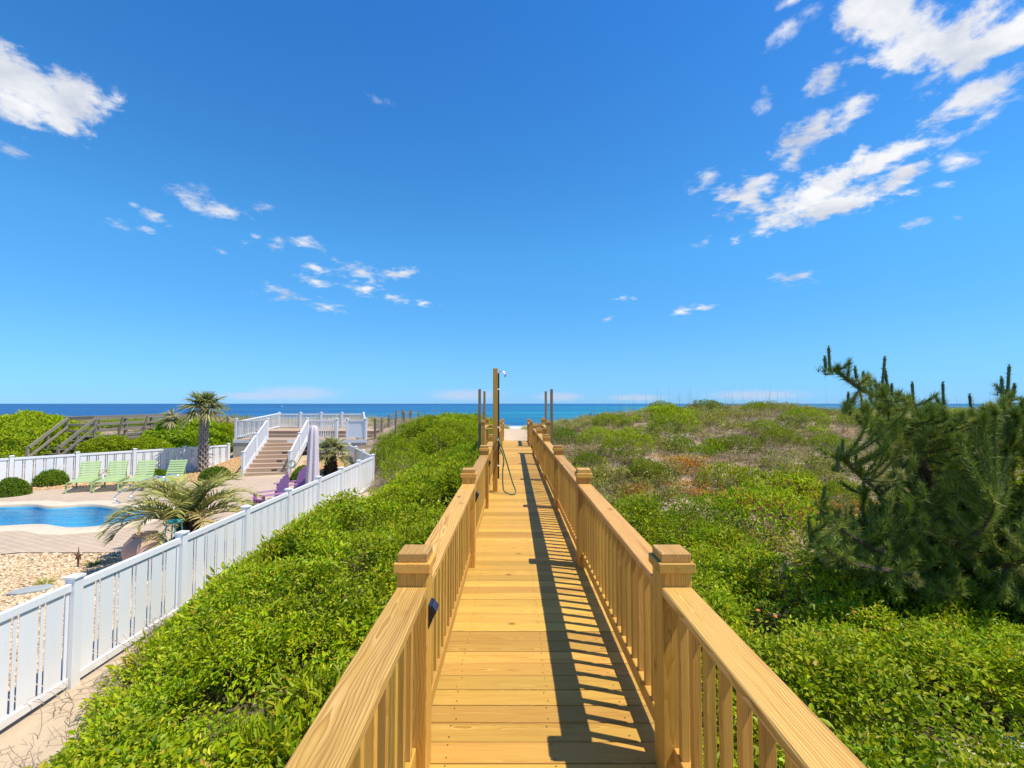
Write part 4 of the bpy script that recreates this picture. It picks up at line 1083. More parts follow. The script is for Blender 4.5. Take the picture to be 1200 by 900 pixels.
for i, (px, py, lab) in enumerate(ls):
    Y = 3.32 * FPX / (py - 473); p = at(px, py, Y)
    o = proto if i == 0 else copy_tree(proto)
    rz = R((30, 27, 23, 14)[i])
    d = Vector((-math.sin(rz), math.cos(rz)))
    o.location = (p.x + d.x * 1.16, p.y + d.y * 1.16, -1.598); o.rotation_euler = (0, 0, rz)
    tag(o, lab, 'lounger', 'lime loungers by the pool')

def make_adirondack():
    t = thing('adirondack_chair', 'x', 'chair'); M = 'purple_plastic'
    # faces -y; seat slopes down to the back
    for sx in (-1, 1):
        stick('leg', t, (sx * 0.30, -0.38, 0), (sx * 0.30, -0.38, 0.53), 0.03, 0.10, M, 0.006, up=(0, 1, 0))
        stick('stringer', t, (sx * 0.26, -0.42, 0.33), (sx * 0.26, 0.42, 0.03), 0.03, 0.12, M, 0.006)
        stick('leg', t, (sx * 0.30, 0.22, 0), (sx * 0.30, 0.26, 0.53), 0.03, 0.09, M, 0.006, up=(0, 1, 0))
        part_box('armrest', t, (sx * 0.33, -0.10, 0.545), (0.15, 0.80, 0.028), M, None, 0.01)
    for i in range(6):
        y = -0.44 + i * 0.105; z = 0.40 - (y + 0.44) * 0.30
        part_box('seat_slat', t, (0, y, z), (0.54, 0.092, 0.022), M, (R(-17), 0, 0), 0.005)
    part_box('back_brace', t, (0, 0.31, 0.52), (0.58, 0.03, 0.08), M, (R(-20), 0, 0), 0.005)
    tops = [0.78, 0.88, 0.95, 0.98, 0.95, 0.88, 0.78]
    for i, h in enumerate(tops):
        x = (i - 3) * 0.084
        b = MB()
        V = []; n = 6
        stick('back_slat', t, (x * 0.86, 0.12, 0.20), (x * 1.12, 0.12 + h * 0.36, 0.20 + h * 0.90), 0.074, 0.02, M, 0.006, up=(0, 1, 0.1))
    return t
pa = make_adirondack()
for i, (px, py, Y, rz, lab) in enumerate(((318, 589, 14.6, R(-40), 'purple adirondack chair nearer to the white fence'), (343, 577, 16.4, R(-36), 'purple adirondack chair closer to the brown stairs'))):
    o = pa if i == 0 else copy_tree(pa)
    p = at(px, py, Y); o.location = (p.x, p.y, -1.598); o.rotation_euler = (0, 0, rz)
    tag(o, lab, 'chair', 'purple chairs on the patio')

def make_umbrella():
    p = at(366, 560, 16.2)
    t = thing('patio_umbrella', 'closed patio umbrella in a mauve canvas cover', 'umbrella', (p.x, p.y, -1.598))
    b = MB(); b.tube([(0, 0, 0), (0, 0, 2.48)], 0.024, 12); obj('pole', b.mesh('pole', 'pole_wood', True), t)
    b = MB(); b.lathe([(0.26, 0), (0.26, 0.05), (0.22, 0.075), (0.05, 0.10), (0.04, 0.3)], n=24); obj('base', b.mesh('base', 'stucco', True), t)
    prof = [(0.02, 2.56), (0.07, 2.55), (0.11, 2.50), (0.135, 2.40), (0.15, 2.2), (0.17, 1.7), (0.185, 1.2), (0.20, 0.75), (0.20, 0.52), (0.17, 0.50)]
    b = MB(); b.lathe(prof, n=48, fn=lambda a, i: 1 + (0.10 + 0.012 * i) * math.sin(a * 7 + 0.25 * i) * (i > 1) + 0.04 * math.sin(a * 3 + i))
    obj('cover', b.mesh('cover', 'mauve_canvas', True), t)
make_umbrella()

def make_small_things():
    # chrome grab rail at the pool
    c = at(165, 588, 15.6)
    t = thing('pool_handrail', 'curved chrome handrail at the edge of the pool', 'handrail', (c.x, c.y, -1.58))
    def loc(px, py, Y): return at(px, py, Y) - t.location
    g = lambda px, py: 3.30 * FPX / (py - 473)
    for k, dx in enumerate((0.0, 0.45)):
        pts = [(-0.58, -0.12, 0.02), (-0.80, -0.10, 0.12), (-0.78, -0.05, 0.26), (-0.3, 0.12, 0.60), (0.15, 0.28, 0.80), (0.42, 0.36, 0.80), (0.5, 0.38, 0.62), (0.5, 0.38, -0.02)]
        b = MB(); b.tube(smooth_curve([(x + dx * 0.35, y + dx, z) for x, y, z in pts], 7), 0.022, 10); obj('rail_tube', b.mesh('rail_tube', 'chrome', True), t)
        f = MB(); f.lathe([(0.05, 0), (0.05, 0.012), (0.025, 0.02)], (0.5 + dx * 0.35, 0.38 + dx, -0.01), 16); obj('flange', f.mesh('flange', 'chrome', True), t)
    # clay urn under the palm
    c = at(169, 648, 9.4)
    t = thing('clay_urn', 'large round pinkish clay urn under the pindo palm fronds', 'urn', (c.x, c.y, -1.6))
    b = MB(); b.lathe([(0.16, 0), (0.20, 0.02), (0.33, 0.22), (0.37, 0.40), (0.34, 0.56), (0.24, 0.68), (0.17, 0.70)], n=32); obj('body', b.mesh('body', 'clay', True), t)
    b = MB(); b.lathe([(0.165, 0.69), (0.205, 0.70), (0.21, 0.73), (0.17, 0.735), (0.14, 0.66)], n=32); obj('rim', b.mesh('rim', 'clay', True), t)
    # turquoise side table
    c = at(203, 620, 9.5)
    t = thing('side_table', 'small turquoise plastic side table behind the pindo palm', 'table', (c.x, c.y, -1.598))
    z = at(203, 611, 9.5).z + 1.598
    part_box('table_top', t, (0, 0, z), (0.26, 0.22, 0.03), 'turquoise_plastic', (R(4), 0, 0.3), 0.01)
    for sx in (-1, 1):
        for sy in (-1, 1): stick('leg', t, (sx * 0.16, sy * 0.14, 0), (sx * 0.09, sy * 0.08, z - 0.012), 0.022, 0.022, 'turquoise_plastic', 0.004)
    # rusty garden stake with a star
    c = at(90.5, 662, 9.55)
    t = thing('garden_stake', 'rusty iron stake with a small star standing in the gravel', 'stake', (c.x, c.y, -1.6))
    b = MB(); b.tube([(0, 0, -0.05), (0, 0, 0.30)], [0.02, 0.018], 8); b.tube([(0, 0, 0.28), (0, 0, 0.42)], [0.012, 0.004], 8); obj('rod', b.mesh('rod', 'rusty_iron'), t)
    V = []; n = 10
    for s_ in (-1, 1):
        for k in range(n):
            a = math.pi / 2 + k * math.pi / 5; r_ = 0.10 if k % 2 == 0 else 0.038; V.append((r_ * math.cos(a), s_ * 0.012, 0.24 + r_ * math.sin(a)))
    F = [[k, (k + 1) % n, n + (k + 1) % n, n + k] for k in range(n)]
    b = MB(); c0 = len(V); V += [(0, -0.03, 0.24), (0, 0.03, 0.24)]
    F += [[k, (k + 1) % n, c0] for k in range(n)] + [[n + k, n + (k + 1) % n, c0 + 1] for k in range(n)]
    b.add(V, F); obj('star', b.mesh('star', 'rusty_iron'), t)
    # stepping stone
    c = at(36, 689, 8.35)
    b = MB(); pts = [(-0.30, -0.07), (-0.14, -0.16), (0.17, -0.14), (0.30, 0.02), (0.20, 0.15), (-0.07, 0.17), (-0.25, 0.08)]
    V = [(x, y, z) for z in (-0.03, 0.035) for x, y in pts] + [(x * 0.95, y * 0.95, 0.045) for x, y in pts]; n = len(pts)
    b.add(V, [[k, (k + 1) % n, n + (k + 1) % n, n + k] for k in range(n)] + [[n + k, n + (k + 1) % n, 2 * n + (k + 1) % n, 2 * n + k] for k in range(n)] + [list(range(2 * n, 3 * n))])
    tag(obj('stepping_stone', b.mesh('stepping_stone', 'slate_stone'), None, (c.x, c.y, -1.595), (0, 0, 0.5)), 'flat grey stepping stone lying in the pale gravel', 'stone')
    # a sail far out
    d = at(330, 476.5, 900)
    t = thing('sailing_boat', 'tiny white boat far out on the sea above the deck', 'boat', (d.x, d.y, -5.0))
    b = MB(); b.add([(-3.2, -0.9, 0.9), (3.6, 0, 1.1), (-3.2, 0.9, 0.9), (-2.8, -0.6, -0.2), (2.8, 0, -0.2), (-2.8, 0.6, -0.2)], [[0, 1, 2], [3, 5, 4], [0, 3, 4, 1], [1, 4, 5, 2], [2, 5, 3, 0]]); obj('hull', b.mesh('hull', 'sail_white'), t)
    b = MB(); b.box((-0.3, 0, 1.6), (2.4, 1.2, 1.3), None, 0.15); obj('cabin', b.mesh('cabin', 'sail_white'), t)
make_small_things()

# ------------------------------------------------------------------ plants
def unit(a): return a / np.maximum(np.linalg.norm(a, axis=-1, keepdims=True), 1e-9)
def leaf_geo(B, D, Nn, Ln, Wd, fold=0.25, curl=0.12):
    """folded leaves: base, two shoulders, tip; 6 verts and 2 quads each"""
    D = unit(D); S = unit(np.cross(D, Nn)); Nn = np.cross(S, D); n = len(B)
    Ln = Ln[:, None]; Wd = Wd[:, None]
    up = Nn * Wd * fold
    b = B; t = B + D * Ln - Nn * Ln * curl
    m1 = B + D * Ln * 0.38; m2 = B + D * Ln * 0.72 - Nn * Ln * curl * 0.35
    V = np.stack([b, m1 + S * Wd * .5 + up, m2 + S * Wd * .36 + up * .7, t, m2 - S * Wd * .36 + up * .7, m1 - S * Wd * .5 + up], 1).reshape(-1, 3)
    i = np.arange(n)[:, None] * 6
    F = np.concatenate([i + np.array([[0, 1, 2, 3]]), i + np.array([[0, 3, 4, 5]])])
    return V, F
def rand_dir(n, r): return unit(r.normal(size=(n, 3)))
def join(parts):
    V = []; F = []; T = []; o = 0
    for v, f, t in parts:
        V.append(v); F.append(np.asarray(f) + o); T.append(t); o += len(v)
    return np.concatenate(V), F, np.concatenate(T)
def vine_clump(seed, n=104, rad=0.20, hgt=0.12, L0=0.042, m='vine_leaf', spiky=0.0, wr=0.45):
    r = np.random.default_rng(seed)
    a = r.uniform(0, 6.283, n); q = np.sqrt(r.random(n)) * rad
    B = np.c_[q * np.cos(a), q * np.sin(a), (1 - (q / rad) ** 2) * hgt * r.uniform(0.2, 1.0, n) + r.normal(0, .02, n)]
    D = np.c_[np.cos(a), np.sin(a), r.uniform(-0.3, 0.7 + spiky, n)] + r.normal(0, .5, (n, 3))
    Nn = np.array([0.12, -0.05, 1.0]) + r.normal(0, .34, (n, 3))
    Ls = L0 * r.uniform(0.6, 1.35, n)
    V, F = leaf_geo(B, D, Nn, Ls, Ls * r.uniform(wr * .8, wr * 1.25, n))
    tone = np.repeat(np.clip(r.normal(0.48, 0.22, n), 0, 1), 6)
    return mesh_np('vine_clump', V, F, m, False, tone)
def blades(B, D, Ln, Wd, droop, r, segs=3):
    """ribbons that bend over: 2*segs+1 verts each"""
    n = len(B); D = unit(D); S = unit(np.cross(D, np.array([0.02, 0.01, 1.0]) + r.normal(0, .3, (n, 3))))
    rows = []
    for k in range(segs + 1):
        t = k / segs
        c = B + D * (Ln * t)[:, None] + np.array([0, 0, -1.0]) * (Ln * droop * t * t)[:, None]
        w = (Wd * (1 - t) ** 0.6 * 0.5)[:, None]
        if k < segs: rows += [c - S * w, c + S * w]
        else: rows += [c]
    k = 2 * segs + 1
    V = np.stack(rows, 1).reshape(-1, 3); i = np.arange(n)[:, None] * k
    F4 = np.concatenate([i + np.array([[2 * j, 2 * j + 1, 2 * j + 3, 2 * j + 2]]) for j in range(segs - 1)]) if segs > 1 else np.zeros((0, 4), int)
    F3 = i + np.array([[2 * segs - 2, 2 * segs - 1, 2 * segs]])
    return V, [F4, F3], k
def grass_tuft(seed, n, h, m, spread=0.5, wd=0.008, rad=0.06, tone=(0.45, 0.22), droop=0.35):
    r = np.random.default_rng(seed); a = r.uniform(0, 6.283, n); q = rad * np.sqrt(r.random(n))
    B = np.c_[q * np.cos(a), q * np.sin(a), np.zeros(n)]
    D = np.c_[np.cos(a) * spread, np.sin(a) * spread, np.ones(n)] + r.normal(0, .25, (n, 3))
    Ln = h * r.uniform(0.5, 1.2, n)
    V, F, k = blades(B, D, Ln, np.full(n, wd) * r.uniform(.7, 1.3, n), r.uniform(0.1, droop * 2, n), r)
    return mesh_np('grass_tuft', V, F, m, False, np.repeat(np.clip(r.normal(*tone, n), 0, 1), k))
def twig_clump(seed, n=26, rad=0.25, h=0.3):
    r = np.random.default_rng(seed); b = MB()
    for i in range(n):
        a = r.uniform(0, 6.28); q = rad * math.sqrt(r.random()); p = Vector((q * math.cos(a), q * math.sin(a), -0.03))
        pts = [p]; d = Vector((math.cos(a) * .6 + r.normal(0, .5), math.sin(a) * .6 + r.normal(0, .5), r.uniform(.2, 1.2))).normalized()
        for k in range(3): d = (d + Vector(r.normal(0, .45, 3)) - Vector((0, 0, .12))).normalized(); pts.append(pts[-1] + d * h * r.uniform(.15, .34))
        b.tube(pts, [0.0036, 0.003, 0.0022, 0.0014], 3, False)
    return b.mesh('twig_clump', 'twig_bark')

def sample(x0, x1, y0, y1, dens):
    n = int((x1 - x0) * (y1 - y0) * dens); return rng.uniform((x0, y0), (x1, y1), (n, 2))
def in_view(P, margin=1.75): return (np.abs(P[:, 0]) < margin * np.maximum(P[:, 1], 0.0) + 1.2) & (P[:, 1] > 0.2)
def tilt_rot(n, k): return np.c_[rng.normal(0, k, n), rng.normal(0, k, n), rng.uniform(0, 6.283, n)]

def canopy(x, y):
    """height of the vine mat above the ground"""
    e = np.where(x < 0, np.clip((x - edge_left(y)) / np.interp(y, [0, 9, 12, 40], [1.1, 1.1, 1.9, 1.9]), 0, 1), np.clip(vine_mask(x, y) * 0.9 + 0.05, 0, 1) * np.clip(1.15 - y / 40, .5, 1))
    far = np.clip((y - 12) / 8, 0, 1)
    f1 = vn3.fbm(x, y, 1.5, 2); f2 = vn1.fbm(x, y, 0.55, 2)
    f0 = np.clip((vn2(x * 1.0 + 31, y * 0.8 + 17, 2.1) - 0.30) * 1.7, 0, 1)
    return e * (0.80 * f0 * np.where(x < 0, np.clip(1.3 - np.abs(y - 8) / 14, .35, 1), 0.5) + 0.08 + 0.60 * np.clip((f1 - 0.28) * 1.9, 0, 1) * (0.55 + np.where(x < 0, 0.12, 0.5) * far) + 0.26 * f2)
def make_vines():
    vines = proto_collection('vine_spray', [vine_clump(i) for i in range(5)] + [vine_clump(20 + i, 46, 0.17, 0.16, 0.06, spiky=.8, wr=.36) for i in range(3)]
        + [vine_clump(40 + i, 70, 0.19, 0.17, 0.042, 'shrub_leaf', .5, .62) for i in range(3)] + [vine_clump(50 + i, 40, 0.18, 0.20, 0.085, 'shrub_leaf', 1.2, .26) for i in range(2)])
    Pn = sample(-5.6, 8.5, 0.3, 9, 78); Pf = np.concatenate([sample(-7.5, 14, 9, 26, 34), sample(8.5, 15, 2, 9, 20)])
    P = np.concatenate([Pn, Pf]); P = P[in_view(P) & (vine_mask(P[:, 0], P[:, 1]) > 0.08)]
    hole = vn2.fbm(P[:, 0] * 1.0 + 40, P[:, 1], 0.7, 2)
    P = P[(hole > np.where(P[:, 0] > 0, 0.38, 0.35)) | (rng.random(len(P)) < 0.10)]
    n = len(P); h = canopy(P[:, 0], P[:, 1]); u = np.where(rng.random(n) < 0.62, rng.uniform(0.86, 1.05, n), rng.uniform(0.05, 0.9, n))
    z = ground_z(P[:, 0], P[:, 1]) + h * u
    keep = ~((P[:, 0] > XL - 0.28) & (P[:, 0] < XR + 0.30) & (z > -0.35)); P = P[keep]; z = z[keep]; n = len(P)
    right = P[:, 0] > 0
    sc = np.where(P[:, 1] < 9, rng.uniform(.75, 1.25, n), rng.uniform(1.0, 1.65, n))
    sp_ = vn2.fbm(P[:, 0] + 11, P[:, 1] + 4, 1.7, 3); q_ = rng.random(n)
    pk = np.where(sp_ + 0.12 * (q_ - .5) > 0.56, rng.integers(8, 11, n), np.where(sp_ + 0.1 * (q_ - .5) < 0.36, rng.integers(11, 13, n), rng.integers(0, 8, n)))
    sc = sc * (0.9 + 0.35 * vn3(P[:, 0], P[:, 1], 0.9))
    lab = {True: ('right', 'bright green vine leaves covering the ground on the pine side'), False: ('left', 'bright green vine leaves covering the ground between white fence and boardwalk')}
    for k in (True, False):
        s_ = right == k; m = int(s_.sum())
        scatter('vine_foliage', np.c_[P[s_], z[s_]], tilt_rot(m, .30), sc[s_], pk[s_], vines, lab[k][1], 'vines')
    # bare stems and dead twigs along the rim of the mat and by the fence corner
    tw = proto_collection('twig_spray', [twig_clump(i) for i in range(4)])
    A = sample(-5.4, -3.2, 3.2, 19, 9); d = A[:, 0] - edge_left(A[:, 1]); A = A[(d > -0.35) & (d < 0.6)]
    Bq = np.concatenate([sample(-6.6, -3.9, 17.3, 24.5, 26), sample(-8.6, -6, 24, 30, 14)]); Bq = Bq[~inside(Bq[:, 0], Bq[:, 1], YARD_POLY)]
    C = sample(1.2, 7, 1.5, 8, 3.0); Dq = sample(1.5, 14, 7, 24, 2.2)
    Q = np.concatenate([A, Bq, C, Dq]); n = len(Q)
    scatter('dry_twigs', np.c_[Q, ground_z(Q[:, 0], Q[:, 1]) + 0.02], tilt_rot(n, .3), rng.uniform(.7, 1.5, n), rng.integers(0, 4, n), tw, 'bare grey brown twigs along the edge of the vines', 'twigs')
make_vines()

def make_scrub():
    dry = proto_collection('dry_tuft', [grass_tuft(i, 34, .30, 'dry_grass', .9, .009, .10, (.42, .2), .6) for i in range(4)])
    grn = proto_collection('green_tuft', [grass_tuft(30 + i, 26, .36, 'green_grass', .7, .010, .09, (.45, .25), .5) for i in range(4)])
    rust = proto_collection('rust_sprig', [vine_clump(60 + i, 44, .2, .06, .045, 'rust_leaf', .6, .4) for i in range(3)])
    oat = proto_collection('oat_tuft', [grass_tuft(80 + i, 34, .62, 'green_grass', .45, .009, .12, (.72, .2), .5) for i in range(3)])
    P = np.concatenate([sample(0.95, 13, 5, 28, 30), sample(13, 46, 6, 30, 9), sample(-46, -16, 17, 36, 7), sample(-6.2, -0.7, 21.5, 29, 26)])
    P = P[in_view(P)]; n1 = vn2.fbm(P[:, 0], P[:, 1], 2.2, 3); pat = vn1.fbm(P[:, 0] + 7, P[:, 1], 1.1, 3)
    ok = (vine_mask(P[:, 0], P[:, 1]) < 0.5) & (pat > 0.33) & ~inside(P[:, 0], P[:, 1], YARD_POLY) & (rng.random(len(P)) < np.clip((P[:, 1] - 4) / 6, 0.15, 1))
    P = P[ok]; P = P[~((np.abs(P[:, 0] - 0.15) < 1.0))]
    z = ground_z(P[:, 0], P[:, 1]); n = len(P); k = rng.random(n); g = k < 0.06 + 0.4 * np.clip(vn3.fbm(P[:, 0], P[:, 1], 3, 2) - 0.35, 0, 1)
    a = ~g
    scatter('dry_grass', np.c_[P[a], z[a] - 0.01], tilt_rot(int(a.sum()), .3), rng.uniform(.7, 1.35, int(a.sum())), rng.integers(0, 4, int(a.sum())), dry, 'dry grey brown grass tufts across the dune slope', 'grass')
    scatter('dune_grass', np.c_[P[g], z[g] - 0.01], tilt_rot(int(g.sum()), .25), rng.uniform(.7, 1.3, int(g.sum())), rng.integers(0, 4, int(g.sum())), grn, 'short green grass tufts across the dune slope', 'grass')
    # small green sprigs among the dry grass
    Q = np.concatenate([sample(0.95, 14, 6.5, 27, 13), sample(14, 44, 6, 30, 6), sample(-46, -16, 17, 36, 4), sample(-6, -.7, 22, 29, 8)]); Q = Q[in_view(Q) & ~inside(Q[:, 0], Q[:, 1], YARD_POLY) & (vine_mask(Q[:, 0], Q[:, 1]) < .5) & (np.abs(Q[:, 0] - 0.15) > 1.0)]
    Q = Q[vn3.fbm(Q[:, 0] + 3, Q[:, 1], 1.6, 3) > 0.52]; n = len(Q)
    sp = proto_collection('sprig', [vine_clump(90 + i, 50, .17, .16, .05, 'scrub_leaf', .6) for i in range(4)])
    scatter('low_sprigs', np.c_[Q, ground_z(Q[:, 0], Q[:, 1]) + rng.uniform(.0, .26, n)], tilt_rot(n, .3), rng.uniform(.7, 1.5, n), rng.integers(0, 4, n), sp, 'low green sprigs scattered through the dry dune grass', 'ground cover')
    # rust coloured patches
    Q = []
    for px, py, rx, ry in ((945, 603, 1.0, .45), (800, 548, .9, .5), (870, 590, .9, .35), (905, 595, .7, .35), (745, 583, .6, .3), (1025, 690, .5, .3), (820, 580, .6, .3), (930, 585, .5, .3), (1035, 605, .6, .3)):
        c = hit(px, py)
        m = int(rx * ry * 130); q = rng.normal(0, .5, (m, 2)) * (rx, ry * 1.6) + (c.x, c.y); Q.append(q)
    Q = np.concatenate(Q); n = len(Q)
    scatter('rust_plants', np.c_[Q, ground_z(Q[:, 0], Q[:, 1]) + 0.10], tilt_rot(n, .25), rng.uniform(.8, 1.4, n), rng.integers(0, 3, n), rust, 'low rust orange plants in patches on the dune', 'ground cover')
    # tall pale beach grass on the seaward ridge
    Q = np.concatenate([sample(2, 44, 21.5, 27.5, 5), sample(-6.2, -0.6, 24, 32, 9), sample(-40, -6.5, 29.6, 36, 4.5), sample(1.0, 4.5, 22, 34, 9), sample(-1.4, 1.8, 24, 36, 11)]); Q = Q[in_view(Q) & (np.abs(Q[:, 0] - 0.2) > np.interp(Q[:, 1], [22, 24, 30, 36], [1.0, .8, .55, .5]) + .25 * (vn3(Q[:, 0], Q[:, 1], .8) - .5))]
    n = len(Q)
    scatter('beach_grass', np.c_[Q, ground_z(Q[:, 0], Q[:, 1]) - 0.02], tilt_rot(n, .15), rng.uniform(.6, 1.15, n), rng.integers(0, 3, n), oat, 'tall pale beach grass along the seaward ridge', 'grass')
    # stalks with seed heads against the sky
    def stalk(seed):
        r = np.random.default_rng(seed); Vs = []; Ts = []
        n = 3; B = np.c_[r.normal(0, .25, n), r.normal(0, .25, n), np.zeros(n)]; D = np.c_[r.normal(0, .10, n), r.normal(0, .1, n), np.ones(n)]
        V, F, k = blades(B, D, r.uniform(.8, 1.5, n), np.full(n, .011), np.full(n, .05), r, 4)
        return mesh_np('oat_stalk', V, F, 'dry_grass', False, np.full(len(V), .35))
    st = proto_collection('oat_stalk', [stalk(i) for i in range(4)])
    Q = np.concatenate([sample(4, 34, 23.5, 27, .9), sample(-6, -1, 25, 31, .7), sample(-16, -7, 30, 34, .5)]); n = len(Q)
    scatter('seed_stalks', np.c_[Q, ground_z(Q[:, 0], Q[:, 1])], tilt_rot(n, .08), rng.uniform(.6, 1.25, n), rng.integers(0, 4, n), st, 'thin seed stalks standing above the dune ridge', 'grass')
def hit(px, py):
    d = cam_dir(px, py); Y = 1.0
    while Y < 60:
        p = EYE + d * (Y / d.y)
        if p.z < gz(p.x, p.y): return p
        Y += 0.12
    return EYE + d * (25 / d.y)
make_scrub()

def leafy_body(seed, rx, ry, rz, n, L0, m, lump=0.22, inner=0.35, wr=0.5):
    """leaves spread over and under a lumpy dome standing on z = 0"""
    r = np.random.default_rng(seed)
    u = rand_dir(n, r); u[:, 2] = np.abs(u[:, 2]) * 1.05 - 0.08; u = unit(u)
    v = VN(seed + 500); az = np.arctan2(u[:, 1], u[:, 0])
    sc = 0.55
    lp = v.fbm(u[:, 0] * 3 / sc + 9, (u[:, 1] * 2 + u[:, 2] * 3) / sc + 5, 1.1, 3)
    rad = (1 - lump + 2 * lump * lp) * np.where(r.random(n) < inner, r.uniform(0.62, 0.97, n), r.uniform(0.95, 1.04, n))
    B = u * rad[:, None] * (rx, ry, rz)
    nn = unit(u / np.array([rx, ry, rz]))
    D = nn * 0.5 + r.normal(0, .6, (n, 3)) + (0, 0, .25)
    Nn = nn + np.array([0, 0, .6]) + r.normal(0, .5, (n, 3))
    Ls = L0 * r.uniform(.65, 1.35, n)
    V, F = leaf_geo(B, D, Nn, Ls, Ls * r.uniform(wr * .8, wr * 1.2, n))
    tone = np.repeat(np.clip(r.normal(.42, .16, n) + 0.25 * (lp - .5) + 0.12 * u[:, 2], 0, 1), 6)
    return mesh_np('foliage', V, F, m, False, tone)
def stems(seed, rx, ry, rz, n=9):
    r = np.random.default_rng(seed); b = MB()
    for i in range(n):
        a = r.uniform(0, 6.28); e = Vector((rx * .7 * math.cos(a) * r.random(), ry * .7 * math.sin(a) * r.random(), rz * r.uniform(.5, .8)))
        b.tube(smooth_curve([(e.x * .08, e.y * .08, -0.1), (e.x * .45 + r.normal(0, .05), e.y * .45 + r.normal(0, .05), e.z * .5), e], 4), np.linspace(.03, .006, 9) * max(.5, rz), 5)
    return b.mesh('stem', 'twig_bark')
def shrub(name, label, cat, loc, rx, ry, rz, n, L0, m='shrub_leaf', seed=1, group=None, lump=.22, rzrot=0.0):
    t = thing(name, label, cat, loc, rzrot, group)
    obj('foliage', leafy_body(seed, rx, ry, rz, n, L0, m, lump), t); obj('stem', stems(seed, rx, ry, rz), t)
    return t
# clipped bushes round the patio
for k, (px, py, Y, rx, rz, lab) in enumerate((
    (11, 577, 17.0, .52, .60, 'clipped round bush at the left end of the pool patio'),
    (59, 568, 19.1, .52, .50, 'clipped round bush between the far fence and the first lounger'),
    (183, 562, 20.3, .42, .46, 'clipped round bush behind the third and fourth loungers'),
    (252, 561.5, 20.6, .62, .52, 'clipped round bush at the foot of the tall palm'),
    (356, 562, 20.2, .52, .62, 'clipped round bush behind the mauve umbrella'))):
    p = at(px, py, Y); shrub('round_bush', lab, 'bush', (p.x, p.y, max(-1.62, gz(p.x, p.y))), rx, rx, rz, 8000, .055, 'box_leaf', 40 + k, 'clipped bushes', .07)
# hedges beyond the far fence
def hedge_at(px, py_top, Y, rx, ry, seed, lab, n=6000, L0=.11):
    n = int(n * 1.8); L0 *= 1.15
    p = at(px, py_top, Y); g = gz(p.x, p.y) - 0.1
    shrub('wild_hedge', lab, 'shrub', (p.x, p.y, g), rx, ry, max(.4, (p.z - g) * 0.97), n, L0, 'shrub_leaf', seed, 'shrubs beyond the far fence', .16)
hedge_at(22, 485, 24.5, 3.5, 2.6, 71, 'tall dense green shrub left of the weathered grey stairs', 15000)
hedge_at(128, 511, 22.8, 1.5, 1.0, 72, 'low green shrub at the foot of the weathered walkway', 5000, .09)
hedge_at(222, 492, 26.0, 2.5, 1.6, 73, 'broad green shrub behind the tall palm trunk', 10000)
hedge_at(170, 514, 23.4, 1.6, 0.9, 74, 'flat yellowish green shrub right of the walkway bench', 5000, .09)
hedge_at(160, 494, 31.0, 3.6, 1.4, 76, 'dark green shrub seen through the rails of the weathered walkway', 7000)
hedge_at(262, 498, 26.6, 1.2, 1.2, 75, 'green shrub between the tall palm and the white deck', 5000, .10)
# shrubs standing out of the scrub
spots = [(735, 527, .9, .55), (790, 504, 1.0, .6), (850, 572, .75, .5), (900, 612, 1.15, .6), (700, 518, .8, .45), (660, 520, .9, .5), (870, 528, .7, .4), (940, 497, .9, .5), (760, 560, .6, .4),
         (830, 612, .8, .45), (800, 640, .8, .5), (895, 505, .6, .35), (970, 528, .7, .4), (1005, 500, .9, .5), (690, 548, .6, .38), (820, 535, .55, .3), (1120, 500, 1.0, .55), (1180, 520, 1.1, .6), (745, 606, .6, .35), (985, 590, .55, .4), (775, 482, .8, .42), (828, 480, .9, .40), (885, 482, .7, .36), (712, 497, .8, .4), (915, 520, .7, .4), (795, 528, .6, .4)]
SLAB = ['round green shrub high on the slope just right of the fourth railing post', 'dark rounded shrub just under the crest of the dune ridge', 'compact green shrub in the middle of the slope above the rust patches',
        'largest bright green shrub, in front of the rust patches near the pine', 'flat green shrub beside the third railing post', 'green shrub close behind the far railing posts', 'low shrub on the upper slope below the notch in the ridge',
        'wide shrub on the ridge where the sea shows', 'small shrub between the railing and the rust patch', 'green shrub left of the largest shrub, in the vines', 'broad shrub in the vines beyond the second railing post',
        'small shrub below the ridge crest near the seed stalks', 'shrub on the slope just left of the pine tips', 'shrub on the ridge behind the leaning pine bough', 'little shrub near the railing on the bare slope', 'smallest shrub in the dry grass of mid slope',
        'shrub on the ridge behind the pine crown', 'shrub behind the pine at the edge of the picture', 'low shrub beside the railing at the edge of the vines', 'small shrub against the lower left pine candles', 'shrub on the highest part of the dune crest', 'shrub right beside the highest crest, under the seed stalks', 'low shrub where the crest dips to the right', 'shrub where the ridge starts to rise from the boardwalk', 'shrub on the upper slope between the notch and the pine', 'shrub in the dry grass just below the round dark shrub']
SLABL = ['bright shrub mound behind the dry twigs of the fence corner', 'tall bright mound midway between fence corner and lookout poles', 'mound touching the left railing below the shower', 'wide mound just above the fence corner', 'low mound beside the left railing in front of the shower',
         'mound beside the beach access posts', 'mound left of the lookout poles on the sea side', 'farthest mound, on the left ridge against the sea']
base = [leafy_body(200 + i, .9, .85, .55, 2600, .06, 'shrub_leaf', .3) for i in range(4)]; bst = [stems(200 + i, .9, .85, .55) for i in range(4)]
for k, (px, py, rx, rz) in enumerate(spots):
    p = hit(px, py)
    t = thing('dune_shrub', SLAB[k], 'shrub', (p.x, p.y, p.z - 0.06), rng.uniform(0, 6.28), 'green shrubs on the dune slope')
    f = rx / .9
    for nm, me in (('foliage', base[k % 4]), ('stem', bst[k % 4])):
        o = obj(nm, me, t); o.scale = (f, f, rz * 1.35 / .55)
